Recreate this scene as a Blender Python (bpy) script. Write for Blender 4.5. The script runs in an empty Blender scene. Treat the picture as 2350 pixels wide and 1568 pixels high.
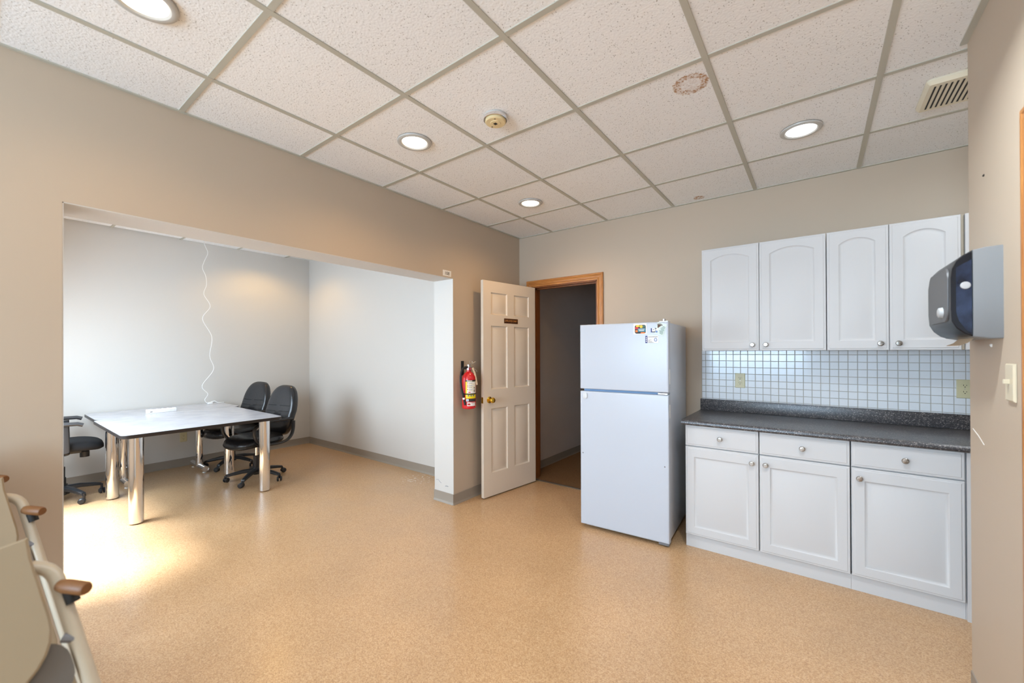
import bpy, bmesh, math, random
from mathutils import Vector, Matrix
from mathutils.geometry import tessellate_polygon

S = bpy.context.scene
COL = S.collection
PI = math.pi
random.seed(7)

# ------------------------------------------------------------------ camera
F_PX, YAW, PITCH, ROLL = 931.58, 0.6432, 0.0032, -0.0038
CAM = Vector((2.6289, -3.6499, 1.39))
fw = Vector((-math.sin(YAW) * math.cos(PITCH), math.cos(YAW) * math.cos(PITCH), math.sin(PITCH)))
rt = Vector((math.cos(YAW), math.sin(YAW), 0))
up = rt.cross(fw)
rt, up = rt * math.cos(ROLL) + up * math.sin(ROLL), up * math.cos(ROLL) - rt * math.sin(ROLL)
cd = bpy.data.cameras.new('camera')
cam = bpy.data.objects.new('camera', cd)
COL.objects.link(cam)
cam.matrix_world = Matrix(((rt.x, up.x, -fw.x, CAM.x), (rt.y, up.y, -fw.y, CAM.y), (rt.z, up.z, -fw.z, CAM.z), (0, 0, 0, 1)))
cd.sensor_fit = 'HORIZONTAL'
cd.sensor_width = 36.0
cd.lens = F_PX / 2350 * 36
cd.shift_y = 18.99 / 2350
cd.clip_start = 0.05
cd.dof.use_dof = True
cd.dof.focus_distance = 3.9
cd.dof.aperture_fstop = 2.2
S.camera = cam

# ------------------------------------------------------------------ view, world, daylight, lamps and added fills
S.view_settings.view_transform = 'Standard'
S.view_settings.look = 'None'
S.view_settings.exposure = 0.14
S.view_settings.gamma = 1.0
S.view_settings.use_curve_mapping = False
W = bpy.data.worlds.new('world')
S.world = W
W.use_nodes = True
W.node_tree.nodes['Background'].inputs[0].default_value = (0.72, 0.86, 1.0, 1)
W.node_tree.nodes['Background'].inputs[1].default_value = 1.0


def area(name, loc, direction, sx, sy, power, color, spread=180, shape='RECTANGLE'):
    l = bpy.data.lights.new(name, 'AREA')
    l.shape = shape
    l.size = sx
    l.size_y = sy
    l.energy = power
    l.color = color
    l.spread = math.radians(spread)
    o = bpy.data.objects.new(name, l)
    o.location = loc
    o.rotation_euler = Vector(direction).to_track_quat('-Z', 'Y').to_euler()
    COL.objects.link(o)
    return o


DAY = (0.69, 0.85, 1.0)
WARM = (1.0, 0.60, 0.24)
WARM2 = (1.0, 0.60, 0.18)
COOL = (0.86, 0.94, 1.0)
area('daylight_side_room', (-1.85, -3.90, 1.45), (0, 0.84, -0.54), 1.8, 1.3, 100, DAY)
sun = bpy.data.lights.new('sun', 'SUN')
sun.energy = 26.0
sun.angle = math.radians(15)
sun.color = (0.93, 0.97, 1.0)
sun_o = bpy.data.objects.new('sun', sun)
sun_o.rotation_euler = Vector((0.12, 0.46, -0.88)).to_track_quat('-Z', 'Y').to_euler()
COL.objects.link(sun_o)
area('daylight_kitchen', (1.35, -6.95, 1.55), (0, 1, 0.05), 2.2, 1.5, 106, (0.50, 0.74, 1.0))
area('ceiling_uplight_fill', (1.35, -6.93, 1.50), (0, 0.62, 0.78), 2.2, 1.2, 112, (0.66, 0.84, 1.0))  # added upward fill at the rear window, lifts the ceiling
area('ceiling_lamp', (2.566, -2.06, 2.618), (0, 0, -1), 0.14, 0.14, 17, COOL, 140, 'DISK')
area('ceiling_lamp', (2.566, -3.285, 2.618), (0, 0, -1), 0.14, 0.14, 9, COOL, 140, 'DISK')
area('alcove_fill_lamp', (3.56, -0.95, 2.618), (0, 0, -1), 0.14, 0.14, 7, COOL, 170, 'DISK')  # added unseen lamp without fixture, brightens the fridge side and backsplash

# ------------------------------------------------------------------ colour and material helpers


def lin(c):
    r = []
    for v in c[:3]:
        v = v / 255.0
        r.append(v / 12.92 if v <= 0.04045 else ((v + 0.055) / 1.055) ** 2.4)
    return (r[0], r[1], r[2], 1.0)


def mat(name, c, rough=0.5, metal=0.0, spec=0.5, bump=None, mottling=None, coat=0.0):
    m = bpy.data.materials.new(name)
    m.use_nodes = True
    nt = m.node_tree
    b = nt.nodes['Principled BSDF']
    b.inputs['Base Color'].default_value = lin(c)
    b.inputs['Roughness'].default_value = rough
    b.inputs['Metallic'].default_value = metal
    b.inputs['Specular IOR Level'].default_value = spec
    b.inputs['Coat Weight'].default_value = coat
    tc = nt.nodes.new('ShaderNodeTexCoord')
    if mottling:
        sc, c2, amt = mottling
        n = nt.nodes.new('ShaderNodeTexNoise')
        n.inputs['Scale'].default_value = sc
        n.inputs['Detail'].default_value = 5
        nt.links.new(tc.outputs['Object'], n.inputs['Vector'])
        r = nt.nodes.new('ShaderNodeValToRGB')
        r.color_ramp.elements[0].position = 0.5 - amt
        r.color_ramp.elements[1].position = 0.5 + amt
        r.color_ramp.elements[0].color = lin(c2)
        r.color_ramp.elements[1].color = lin(c)
        nt.links.new(n.outputs['Fac'], r.inputs['Fac'])
        nt.links.new(r.outputs['Color'], b.inputs['Base Color'])
    if bump:
        sc, st, dist = bump
        n2 = nt.nodes.new('ShaderNodeTexNoise')
        n2.inputs['Scale'].default_value = sc
        n2.inputs['Detail'].default_value = 3
        nt.links.new(tc.outputs['Object'], n2.inputs['Vector'])
        bp = nt.nodes.new('ShaderNodeBump')
        bp.inputs['Strength'].default_value = st
        bp.inputs['Distance'].default_value = dist
        nt.links.new(n2.outputs['Fac'], bp.inputs['Height'])
        nt.links.new(bp.outputs['Normal'], b.inputs['Normal'])
    return m


def emit(name, c, strength):
    m = bpy.data.materials.new(name)
    m.use_nodes = True
    nt = m.node_tree
    nt.nodes.remove(nt.nodes['Principled BSDF'])
    e = nt.nodes.new('ShaderNodeEmission')
    e.inputs[0].default_value = (c[0], c[1], c[2], 1)
    e.inputs[1].default_value = strength
    nt.links.new(e.outputs[0], nt.nodes['Material Output'].inputs[0])
    return m


def N(nt, typ, **kw):
    n = nt.nodes.new(typ)
    for k, v in kw.items():
        setattr(n, k, v)
    return n


def ramp(nt, p0, c0, p1, c1):
    r = nt.nodes.new('ShaderNodeValToRGB')
    r.color_ramp.elements[0].position = p0
    r.color_ramp.elements[1].position = p1
    r.color_ramp.elements[0].color = c0
    r.color_ramp.elements[1].color = c1
    return r


def mix(nt, fac, a, b):
    m = nt.nodes.new('ShaderNodeMix')
    m.data_type = 'RGBA'
    for s, v in ((m.inputs[0], fac), (m.inputs[6], a), (m.inputs[7], b)):
        if hasattr(v, 'node'):
            nt.links.new(v, s)
        else:
            s.default_value = v
    return m.outputs[2]


def math_node(nt, op, a, b=None):
    m = nt.nodes.new('ShaderNodeMath')
    m.operation = op
    for i, v in enumerate((a, b)):
        if v is None:
            continue
        if hasattr(v, 'node'):
            nt.links.new(v, m.inputs[i])
        else:
            m.inputs[i].default_value = v
    return m.outputs[0]


def vinyl_floor():
    m = mat('vinyl_floor', (192, 150, 108), 0.34, spec=0.45)
    nt = m.node_tree
    b = nt.nodes['Principled BSDF']
    tc = N(nt, 'ShaderNodeTexCoord')
    v = N(nt, 'ShaderNodeTexVoronoi')
    v.inputs['Scale'].default_value = 260
    nt.links.new(tc.outputs['Object'], v.inputs['Vector'])
    sep = N(nt, 'ShaderNodeSeparateColor')
    nt.links.new(v.outputs['Color'], sep.inputs[0])
    chip = ramp(nt, 0.0, lin((168, 130, 92)), 1.0, lin((206, 172, 134)))
    e = chip.color_ramp.elements.new(0.45)
    e.color = lin((190, 152, 110))
    nt.links.new(sep.outputs[0], chip.inputs['Fac'])
    n = N(nt, 'ShaderNodeTexNoise')
    n.inputs['Scale'].default_value = 2.2
    n.inputs['Detail'].default_value = 6
    nt.links.new(tc.outputs['Object'], n.inputs['Vector'])
    worn = ramp(nt, 0.35, (0.93, 0.93, 0.93, 1), 0.7, (1.05, 1.05, 1.05, 1))
    nt.links.new(n.outputs['Fac'], worn.inputs['Fac'])
    mu = N(nt, 'ShaderNodeMix', data_type='RGBA', blend_type='MULTIPLY')
    mu.inputs[0].default_value = 1.0
    nt.links.new(chip.outputs[0], mu.inputs[6])
    nt.links.new(worn.outputs[0], mu.inputs[7])
    # pale paint scuffs near the white pillar
    dist = N(nt, 'ShaderNodeVectorMath', operation='DISTANCE')
    dist.inputs[1].default_value = (-0.86, -0.72, 0)
    nt.links.new(tc.outputs['Object'], dist.inputs[0])
    near = ramp(nt, 0.05, (1, 1, 1, 1), 0.22, (0, 0, 0, 1))
    nt.links.new(dist.outputs['Value'], near.inputs['Fac'])
    n3 = N(nt, 'ShaderNodeTexNoise')
    n3.inputs['Scale'].default_value = 26
    n3.inputs['Detail'].default_value = 4
    nt.links.new(tc.outputs['Object'], n3.inputs['Vector'])
    sc = ramp(nt, 0.56, (0, 0, 0, 1), 0.62, (1, 1, 1, 1))
    nt.links.new(n3.outputs['Fac'], sc.inputs['Fac'])
    f = math_node(nt, 'MULTIPLY', near.outputs[0], sc.outputs[0])
    nt.links.new(mix(nt, f, mu.outputs[2], lin((226, 222, 214))), b.inputs['Base Color'])
    rr = ramp(nt, 0.3, (0.28, 0.28, 0.28, 1), 0.7, (0.42, 0.42, 0.42, 1))
    nt.links.new(n.outputs['Fac'], rr.inputs['Fac'])
    nt.links.new(rr.outputs[0], b.inputs['Roughness'])
    b.inputs['Coat Weight'].default_value = 0.3
    b.inputs['Coat Roughness'].default_value = 0.22
    bp = N(nt, 'ShaderNodeBump')
    bp.inputs['Strength'].default_value = 0.12
    bp.inputs['Distance'].default_value = 0.001
    nt.links.new(v.outputs['Distance'], bp.inputs['Height'])
    nt.links.new(bp.outputs['Normal'], b.inputs['Normal'])
    return m


def ceiling_tile_mat(stains=()):
    m = mat('mineral_fibre_tile', (222, 216, 210), 0.95, spec=0.1)
    nt = m.node_tree
    b = nt.nodes['Principled BSDF']
    geo = N(nt, 'ShaderNodeNewGeometry')
    oi = N(nt, 'ShaderNodeObjectInfo')
    base = mix(nt, oi.outputs['Random'], lin((236, 236, 236)), lin((242, 242, 242)))
    vo = N(nt, 'ShaderNodeTexVoronoi')
    vo.inputs['Scale'].default_value = 135
    mp = N(nt, 'ShaderNodeMapping')
    mp.inputs['Scale'].default_value = (1, 0.62, 1)
    wob = N(nt, 'ShaderNodeTexNoise')
    wob.inputs['Scale'].default_value = 30
    nt.links.new(geo.outputs['Position'], wob.inputs['Vector'])
    add = N(nt, 'ShaderNodeVectorMath', operation='SCALE')
    nt.links.new(wob.outputs['Color'], add.inputs[0])
    add.inputs['Scale'].default_value = 0.02
    ad2 = N(nt, 'ShaderNodeVectorMath', operation='ADD')
    nt.links.new(geo.outputs['Position'], ad2.inputs[0])
    nt.links.new(add.outputs[0], ad2.inputs[1])
    nt.links.new(ad2.outputs[0], mp.inputs['Vector'])
    nt.links.new(mp.outputs[0], vo.inputs['Vector'])
    sep = N(nt, 'ShaderNodeSeparateColor')
    nt.links.new(vo.outputs['Color'], sep.inputs[0])
    small = math_node(nt, 'LESS_THAN', vo.outputs['Distance'], 0.2)
    some = math_node(nt, 'GREATER_THAN', sep.outputs[0], 0.5)
    hole = math_node(nt, 'MULTIPLY', small, some)
    col = mix(nt, math_node(nt, 'MULTIPLY', hole, 0.75), base, lin((120, 110, 100)))
    n = N(nt, 'ShaderNodeTexNoise')
    n.inputs['Scale'].default_value = 120
    n.inputs['Detail'].default_value = 3
    nt.links.new(geo.outputs['Position'], n.inputs['Vector'])
    for (sx, sy, r0, r1) in stains:
        d = N(nt, 'ShaderNodeVectorMath', operation='DISTANCE')
        d.inputs[1].default_value = (sx, sy, 2.636)
        nt.links.new(geo.outputs['Position'], d.inputs[0])
        dd = math_node(nt, 'ADD', d.outputs['Value'], math_node(nt, 'MULTIPLY', math_node(nt, 'SUBTRACT', n.outputs['Fac'], 0.5), 0.035))
        inside = math_node(nt, 'LESS_THAN', dd, r1)
        ring = math_node(nt, 'GREATER_THAN', dd, r0)
        blot = N(nt, 'ShaderNodeTexNoise')
        blot.inputs['Scale'].default_value = 95
        nt.links.new(geo.outputs['Position'], blot.inputs['Vector'])
        bl = ramp(nt, 0.42, (0.25, 0.25, 0.25, 1), 0.6, (1, 1, 1, 1))
        nt.links.new(blot.outputs['Fac'], bl.inputs['Fac'])
        f = math_node(nt, 'MULTIPLY', math_node(nt, 'MULTIPLY', inside, math_node(nt, 'ADD', math_node(nt, 'MULTIPLY', ring, 0.65), 0.22)), bl.outputs[0])
        col = mix(nt, f, col, lin((168, 118, 62)))
    nt.links.new(col, b.inputs['Base Color'])
    h = math_node(nt, 'SUBTRACT', n.outputs['Fac'], math_node(nt, 'MULTIPLY', hole, 0.8))
    bp = N(nt, 'ShaderNodeBump')
    bp.inputs['Strength'].default_value = 0.42
    bp.inputs['Distance'].default_value = 0.004
    nt.links.new(h, bp.inputs['Height'])
    nt.links.new(bp.outputs['Normal'], b.inputs['Normal'])
    return m


def wood_mat(name, c1, c2, axis_scale=(18, 18, 1.2)):
    m = mat(name, c1, 0.38)
    nt = m.node_tree
    b = nt.nodes['Principled BSDF']
    tc = N(nt, 'ShaderNodeTexCoord')
    mp = N(nt, 'ShaderNodeMapping')
    mp.inputs['Scale'].default_value = axis_scale
    nt.links.new(tc.outputs['Object'], mp.inputs['Vector'])
    n = N(nt, 'ShaderNodeTexNoise')
    n.inputs['Scale'].default_value = 6
    n.inputs['Detail'].default_value = 7
    n.inputs['Distortion'].default_value = 0.6
    nt.links.new(mp.outputs[0], n.inputs['Vector'])
    r = ramp(nt, 0.3, lin(c2), 0.68, lin(c1))
    nt.links.new(n.outputs['Fac'], r.inputs['Fac'])
    nt.links.new(r.outputs[0], b.inputs['Base Color'])
    return m


def speckle_mat(name, base, dark, light, scale=230, rough=0.35):
    m = mat(name, base, rough)
    nt = m.node_tree
    b = nt.nodes['Principled BSDF']
    tc = N(nt, 'ShaderNodeTexCoord')
    v = N(nt, 'ShaderNodeTexVoronoi')
    v.inputs['Scale'].default_value = scale
    nt.links.new(tc.outputs['Object'], v.inputs['Vector'])
    sep = N(nt, 'ShaderNodeSeparateColor')
    nt.links.new(v.outputs['Color'], sep.inputs[0])
    r = ramp(nt, 0.0, lin(dark), 1.0, lin(light))
    e = r.color_ramp.elements.new(0.45)
    e.color = lin(base)
    e = r.color_ramp.elements.new(0.8)
    e.color = lin(base)
    nt.links.new(sep.outputs[0], r.inputs['Fac'])
    nt.links.new(r.outputs[0], b.inputs['Base Color'])
    return m


M = {}
M['wall'] = mat('greige_wall_paint', (189, 173, 154), 0.55, spec=0.3, bump=(160, 0.06, 0.002))
M['nook'] = mat('offwhite_wall_paint', (202, 199, 194), 0.5, spec=0.3, bump=(160, 0.06, 0.002))
M['floor'] = vinyl_floor()
M['tile'] = ceiling_tile_mat()
M['tile_stained'] = ceiling_tile_mat(((2.165, -1.628, 0.045, 0.078),))
M['tile_spotted'] = ceiling_tile_mat(((1.869, -0.085, 0.012, 0.04),))
M['grid'] = mat('grid_paint', (184, 181, 168), 0.5)
M['base_vinyl'] = mat('grey_base_vinyl', (146, 136, 124), 0.45)
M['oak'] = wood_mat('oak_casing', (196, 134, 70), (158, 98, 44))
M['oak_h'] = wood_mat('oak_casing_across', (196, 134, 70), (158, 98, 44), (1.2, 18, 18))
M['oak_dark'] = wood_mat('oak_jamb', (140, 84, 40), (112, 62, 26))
M['door'] = mat('cream_door_paint', (222, 208, 190), 0.42)
M['brass'] = mat('brass', (232, 186, 70), 0.14, metal=1.0)
M['fridge'] = mat('fridge_enamel', (190, 196, 206), 0.3, bump=(420, 0.05, 0.001))
M['gasket'] = mat('gasket', (120, 150, 185), 0.5)
M['white'] = mat('white_plastic', (232, 232, 230), 0.4)
M['cab'] = mat('white_thermofoil', (202, 201, 201), 0.5, spec=0.35)
M['cabin'] = mat('cabinet_gap', (70, 68, 66), 0.7)
M['nickel'] = mat('brushed_nickel', (176, 170, 162), 0.25, metal=1.0)
M['counter'] = speckle_mat('charcoal_laminate', (74, 71, 72), (44, 42, 44), (150, 142, 138), 260, 0.3)
M['mosaic'] = mat('white_mosaic', (224, 228, 232), 0.18, coat=0.2)
M['grout'] = mat('grout', (176, 170, 160), 0.9)
M['almond'] = mat('almond_plastic', (206, 198, 160), 0.4)
M['slot'] = mat('dark_slot', (30, 28, 26), 0.7)
M['chrome'] = mat('chrome', (236, 236, 238), 0.04, metal=1.0)
M['lam'] = mat('grey_marble_laminate', (200, 201, 207), 0.16, mottling=(7, (182, 184, 193), 0.22), spec=0.5)
M['edge'] = mat('black_edge_band', (36, 30, 28), 0.4)
M['leather'] = mat('black_leather', (30, 30, 33), 0.27, bump=(55, 0.25, 0.006))
M['seam'] = mat('leather_seam', (12, 12, 13), 0.6)
M['plastic'] = mat('black_plastic', (34, 35, 38), 0.42)
M['fabric'] = mat('black_fabric', (26, 26, 28), 0.95, bump=(500, 0.3, 0.002))
M['armgrey'] = mat('dark_grey_plastic', (62, 62, 64), 0.45)
M['red'] = mat('red_paint', (200, 26, 32), 0.22, coat=0.4)
M['alu'] = mat('aluminium', (206, 206, 206), 0.28, metal=1.0)
M['rubber'] = mat('black_rubber', (22, 22, 23), 0.6)
M['yellow'] = mat('yellow_label', (236, 214, 20), 0.45)
M['palegrey'] = mat('pale_grey_plastic', (176, 176, 176), 0.5)
M['paper'] = mat('paper', (232, 230, 226), 0.6)
M['ink'] = mat('ink', (52, 50, 52), 0.7)
M['greyink'] = mat('grey_ink', (120, 120, 124), 0.7)
M['blackink'] = mat('black_label', (26, 40, 36), 0.5)
M['gold'] = mat('gold_lettering', (196, 132, 70), 0.4)
M['plaque'] = mat('dark_brown_plaque', (48, 26, 14), 0.35)
M['navy'] = mat('navy_print', (42, 50, 120), 0.5)
M['teal'] = mat('teal_print', (40, 120, 140), 0.5)
M['green'] = mat('green_print', (70, 110, 96), 0.5)
M['orange'] = mat('orange_print', (226, 120, 30), 0.5)
M['redp'] = mat('red_print', (200, 40, 40), 0.5)
M['yel'] = mat('yellow_print', (226, 196, 50), 0.5)
M['seafoam'] = mat('pale_green_card', (208, 220, 214), 0.5)
M['blueprint'] = mat('blue_print', (110, 140, 190), 0.5)
M['disp'] = mat('grey_dispenser_plastic', (128, 130, 132), 0.4)
M['dispblack'] = mat('smoked_black_plastic', (16, 16, 20), 0.3, spec=0.3)
M['dispwin'] = mat('smoked_window', (44, 56, 80), 0.25, spec=0.3, mottling=(16, (12, 15, 28), 0.16))
M['dispfront'] = mat('smoked_front', (88, 88, 90), 0.45)
M['towel'] = mat('paper_towel', (206, 182, 152), 0.9)
M['beige'] = mat('beige_enamel', (150, 132, 106), 0.4)
M['beige2'] = mat('beige_tube_enamel', (184, 172, 152), 0.35)
M['brownrub'] = mat('brown_rubber', (116, 74, 36), 0.5)
M['shade'] = mat('painted_shade', (96, 88, 80), 0.6)  # dark tone standing in for shadow below the chair panel
M['carpet'] = mat('brown_carpet', (150, 118, 86), 0.98, spec=0.05, bump=(350, 0.8, 0.004), mottling=(260, (104, 76, 52), 0.25))
M['hallwall'] = mat('hall_wall_paint', (208, 198, 192), 0.6)
M['smoke'] = mat('cream_detector_plastic', (226, 206, 160), 0.45)
M['trimwhite'] = mat('light_trim', (190, 189, 185), 0.3)
M['glass'] = mat('window_glass', (225, 235, 240), 0.03)
_nt = M['glass'].node_tree
_tr = _nt.nodes.new('ShaderNodeBsdfTransparent')
_mx = _nt.nodes.new('ShaderNodeMixShader')
_mx.inputs[0].default_value = 0.08
_nt.links.new(_tr.outputs[0], _mx.inputs[1])
_nt.links.new(_nt.nodes['Principled BSDF'].outputs[0], _mx.inputs[2])
_nt.links.new(_mx.outputs[0], _nt.nodes['Material Output'].inputs[0])
M['lens_warm'] = emit('lens_warm', (1.0, 0.86, 0.66), 5.0)
M['lens_cool'] = emit('lens_cool', (1.0, 1.0, 1.0), 5.0)

# ------------------------------------------------------------------ mesh helpers


class B:
    def __init__(self):
        self.bm = bmesh.new()

    def absorb(self, t, mtx=None):
        if mtx is not None:
            bmesh.ops.transform(t, matrix=mtx, verts=t.verts)
        me = bpy.data.meshes.new('tmp')
        t.to_mesh(me)
        t.free()
        self.bm.from_mesh(me)
        bpy.data.meshes.remove(me)
        return self

    def box(self, x0, x1, y0, y1, z0, z1, bev=0.0, seg=2, mtx=None):
        t = bmesh.new()
        bmesh.ops.create_cube(t, size=1)
        for v in t.verts:
            v.co = Vector(((x0 + x1) / 2 + v.co.x * (x1 - x0), (y0 + y1) / 2 + v.co.y * (y1 - y0), (z0 + z1) / 2 + v.co.z * (z1 - z0)))
        if bev > 0:
            bmesh.ops.bevel(t, geom=t.edges[:], offset=bev, segments=seg, profile=0.5, affect='EDGES')
        return self.absorb(t, mtx)

    def tube(self, pts, r, n=10, caps=True, closed=False, flat=None):
        """sweep a circle (or an ellipse: flat=(rx, ry, up)) along points"""
        pts = [Vector(p) for p in pts]
        rings = []
        prev = None
        m = len(pts)
        for i, p in enumerate(pts):
            a = pts[i - 1] if (i > 0 or closed) else p
            c = pts[(i + 1) % m] if (i < m - 1 or closed) else p
            tg = (c - a).normalized()
            if flat:
                u = Vector(flat[2])
                s = tg.cross(u).normalized()
                q = s.cross(tg).normalized()
            else:
                if prev is None:
                    ref = Vector((0, 0, 1)) if abs(tg.z) < 0.9 else Vector((1, 0, 0))
                else:
                    ref = prev
                s = tg.cross(ref).normalized()
                q = s.cross(tg).normalized()
                prev = q
            rad = r[i] if isinstance(r, (list, tuple)) else r
            ring = []
            for k in range(n):
                an = 2 * PI * k / n
                if flat:
                    ring.append(self.bm.verts.new(p + s * math.cos(an) * flat[0] + q * math.sin(an) * flat[1]))
                else:
                    ring.append(self.bm.verts.new(p + s * math.cos(an) * rad + q * math.sin(an) * rad))
            rings.append(ring)
        for i in range(m if closed else m - 1):
            A, C = rings[i], rings[(i + 1) % m]
            for k in range(n):
                self.bm.faces.new((A[k], A[(k + 1) % n], C[(k + 1) % n], C[k]))
        if caps and not closed:
            self.bm.faces.new(rings[0][::-1])
            self.bm.faces.new(rings[-1])
        return self

    def lathe(self, prof, origin=(0, 0, 0), axis=(0, 0, 1), n=28, cap=True):
        o = Vector(origin)
        q = Vector((0, 0, 1)).rotation_difference(Vector(axis).normalized())
        rings = []
        for (r, z) in prof:
            if r < 1e-6:
                rings.append([self.bm.verts.new(o + q @ Vector((0, 0, z)))])
            else:
                rings.append([self.bm.verts.new(o + q @ Vector((r * math.cos(2 * PI * k / n), r * math.sin(2 * PI * k / n), z))) for k in range(n)])
        for A, C in zip(rings, rings[1:]):
            for k in range(n):
                k2 = (k + 1) % n
                if len(A) == 1 and len(C) == 1:
                    continue
                if len(A) == 1:
                    self.bm.faces.new((A[0], C[k2], C[k]))
                elif len(C) == 1:
                    self.bm.faces.new((A[k], A[k2], C[0]))
                else:
                    self.bm.faces.new((A[k], A[k2], C[k2], C[k]))
        if cap:
            if len(rings[0]) > 1:
                self.bm.faces.new(rings[0][::-1])
            if len(rings[-1]) > 1:
                self.bm.faces.new(rings[-1])
        return self

    def cyl(self, p0, p1, r, r2=None, n=20):
        p0, p1 = Vector(p0), Vector(p1)
        L = (p1 - p0).length
        return self.lathe([(r, 0), (r if r2 is None else r2, L)], p0, p1 - p0, n)

    def loops(self, loops, fn, close_first=False, close_last=True):
        """bridge equal-length 2d loops [(pts, depth)] mapped with fn(a, b, d)"""
        vs = [[self.bm.verts.new(fn(a, b, d)) for a, b in pts] for pts, d in loops]
        for A, C in zip(vs, vs[1:]):
            n = len(A)
            for k in range(n):
                self.bm.faces.new((A[k], A[(k + 1) % n], C[(k + 1) % n], C[k]))
        if close_last:
            self.bm.faces.new(vs[-1])
        if close_first:
            self.bm.faces.new(vs[0][::-1])
        return vs

    def holed(self, outer, holes, fn, d):
        polys = [[Vector((a, b, 0)) for a, b in p] for p in [outer] + holes]
        flat = [p for poly in polys for p in poly]
        vs = [self.bm.verts.new(fn(p.x, p.y, d)) for p in flat]
        for t in tessellate_polygon(polys):
            try:
                self.bm.faces.new([vs[i] for i in t])
            except ValueError:
                pass
        return self

    def build(self, name, m, parent=None, loc=None, rot=None, angle=32, weld=True):
        bm = self.bm
        if weld:
            bmesh.ops.remove_doubles(bm, verts=bm.verts, dist=1e-5)
        bmesh.ops.recalc_face_normals(bm, faces=bm.faces)
        me = bpy.data.meshes.new(name)
        bm.to_mesh(me)
        bm.free()
        me.materials.append(m)
        for p in me.polygons:
            p.use_smooth = True
        me.set_sharp_from_angle(angle=math.radians(angle))
        o = bpy.data.objects.new(name, me)
        COL.objects.link(o)
        if parent is not None:
            o.parent = parent
        if loc is not None:
            o.location = loc
        if rot is not None:
            o.rotation_euler = rot
        return o


def box(name, m, x0, x1, y0, y1, z0, z1, bev=0.0, parent=None, seg=2):
    return B().box(x0, x1, y0, y1, z0, z1, bev, seg).build(name, m, parent)


def tag(o, label, cat, group=None):
    o['label'] = label
    o['category'] = cat
    if group:
        o['group'] = group
    return o


def empty(name, label, cat, loc=(0, 0, 0), rz=0.0, group=None):
    o = bpy.data.objects.new(name, None)
    o.empty_display_size = 0.1
    COL.objects.link(o)
    o.location = loc
    o.rotation_euler = (0, 0, rz)
    return tag(o, label, cat, group)


def struct(o):
    o['kind'] = 'structure'
    return o


def dup_part(src, parent=None, loc=None):
    c = src.copy()
    COL.objects.link(c)
    c.parent = parent if parent is not None else src.parent
    if loc is not None:
        c.location = loc
    return c


def copy_tree(o, parent=None):
    c = o.copy()
    COL.objects.link(c)
    c.parent = parent
    for ch in list(o.children):
        copy_tree(ch, c)
    return c


def text_mesh(name, body, size, m, parent, mtx, align='CENTER', depth=0.0004, fit=None):
    cu = bpy.data.curves.new(name, 'FONT')
    cu.body = body
    cu.size = size
    cu.align_x = align
    cu.align_y = 'CENTER'
    cu.extrude = depth
    t = bpy.data.objects.new('tmp_text', cu)
    COL.objects.link(t)
    dg = bpy.context.evaluated_depsgraph_get()
    me = bpy.data.meshes.new_from_object(t.evaluated_get(dg))
    bpy.data.objects.remove(t)
    me.materials.clear()
    me.materials.append(m)
    if fit:
        xs = [v.co.x for v in me.vertices]
        k = fit / (max(xs) - min(xs))
        for v in me.vertices:
            v.co.x *= k
    me.transform(mtx)
    o = bpy.data.objects.new(name, me)
    COL.objects.link(o)
    o.parent = parent
    return o


def rect(x0, x1, z0, z1):
    return [(x0, z0), (x1, z0), (x1, z1), (x0, z1)]


def arch(x0, x1, z0, zs, zt, n=14):
    """rectangle whose top is a flat arc rising from zs at the sides to zt"""
    c = (x1 - x0) / 2
    h = zt - zs
    R = (c * c + h * h) / (2 * h)
    cx, cz = (x0 + x1) / 2, zt - R
    a0 = math.asin(min(1, c / R))
    pts = [(x0, z0), (x1, z0)]
    for k in range(n + 1):
        a = a0 - 2 * a0 * k / n
        pts.append((cx + R * math.sin(a), cz + R * math.cos(a)))
    return pts


def arch_panel(x0, x1, z0, zs, zt):
    """arched outline as a function of its inset (concentric arc)"""
    c, h = (x1 - x0) / 2, zt - zs
    R = (c * c + h * h) / (2 * h)

    def f(d):
        r2, c2 = R - d, c - d
        return arch(x0 + d, x1 - d, z0 + d, zt - R + math.sqrt(r2 * r2 - c2 * c2), zt - d)
    return f


def inset(pts, d):
    n = len(pts)
    area2 = sum(pts[i][0] * pts[(i + 1) % n][1] - pts[(i + 1) % n][0] * pts[i][1] for i in range(n))
    sg = 1 if area2 > 0 else -1
    out = []
    for i in range(n):
        p0, p1, p2 = Vector(pts[i - 1]), Vector(pts[i]), Vector(pts[(i + 1) % n])
        e0, e1 = (p1 - p0).normalized(), (p2 - p1).normalized()
        n0, n1 = Vector((-e0.y, e0.x)) * sg, Vector((-e1.y, e1.x)) * sg
        bi = (n0 + n1)
        k = d / max(0.3, (1 + n0.dot(n1)) / 1.0)
        q = p1 + bi * k
        out.append((q.x, q.y))
    return out


def rounded(x0, x1, y0, y1, r, n=6):
    pts = []
    for cx, cy, a0 in ((x1 - r, y1 - r, 0), (x0 + r, y1 - r, 90), (x0 + r, y0 + r, 180), (x1 - r, y0 + r, 270)):
        for k in range(n + 1):
            a = math.radians(a0 + 90 * k / n)
            pts.append((cx + r * math.cos(a), cy + r * math.sin(a)))
    return pts


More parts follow.
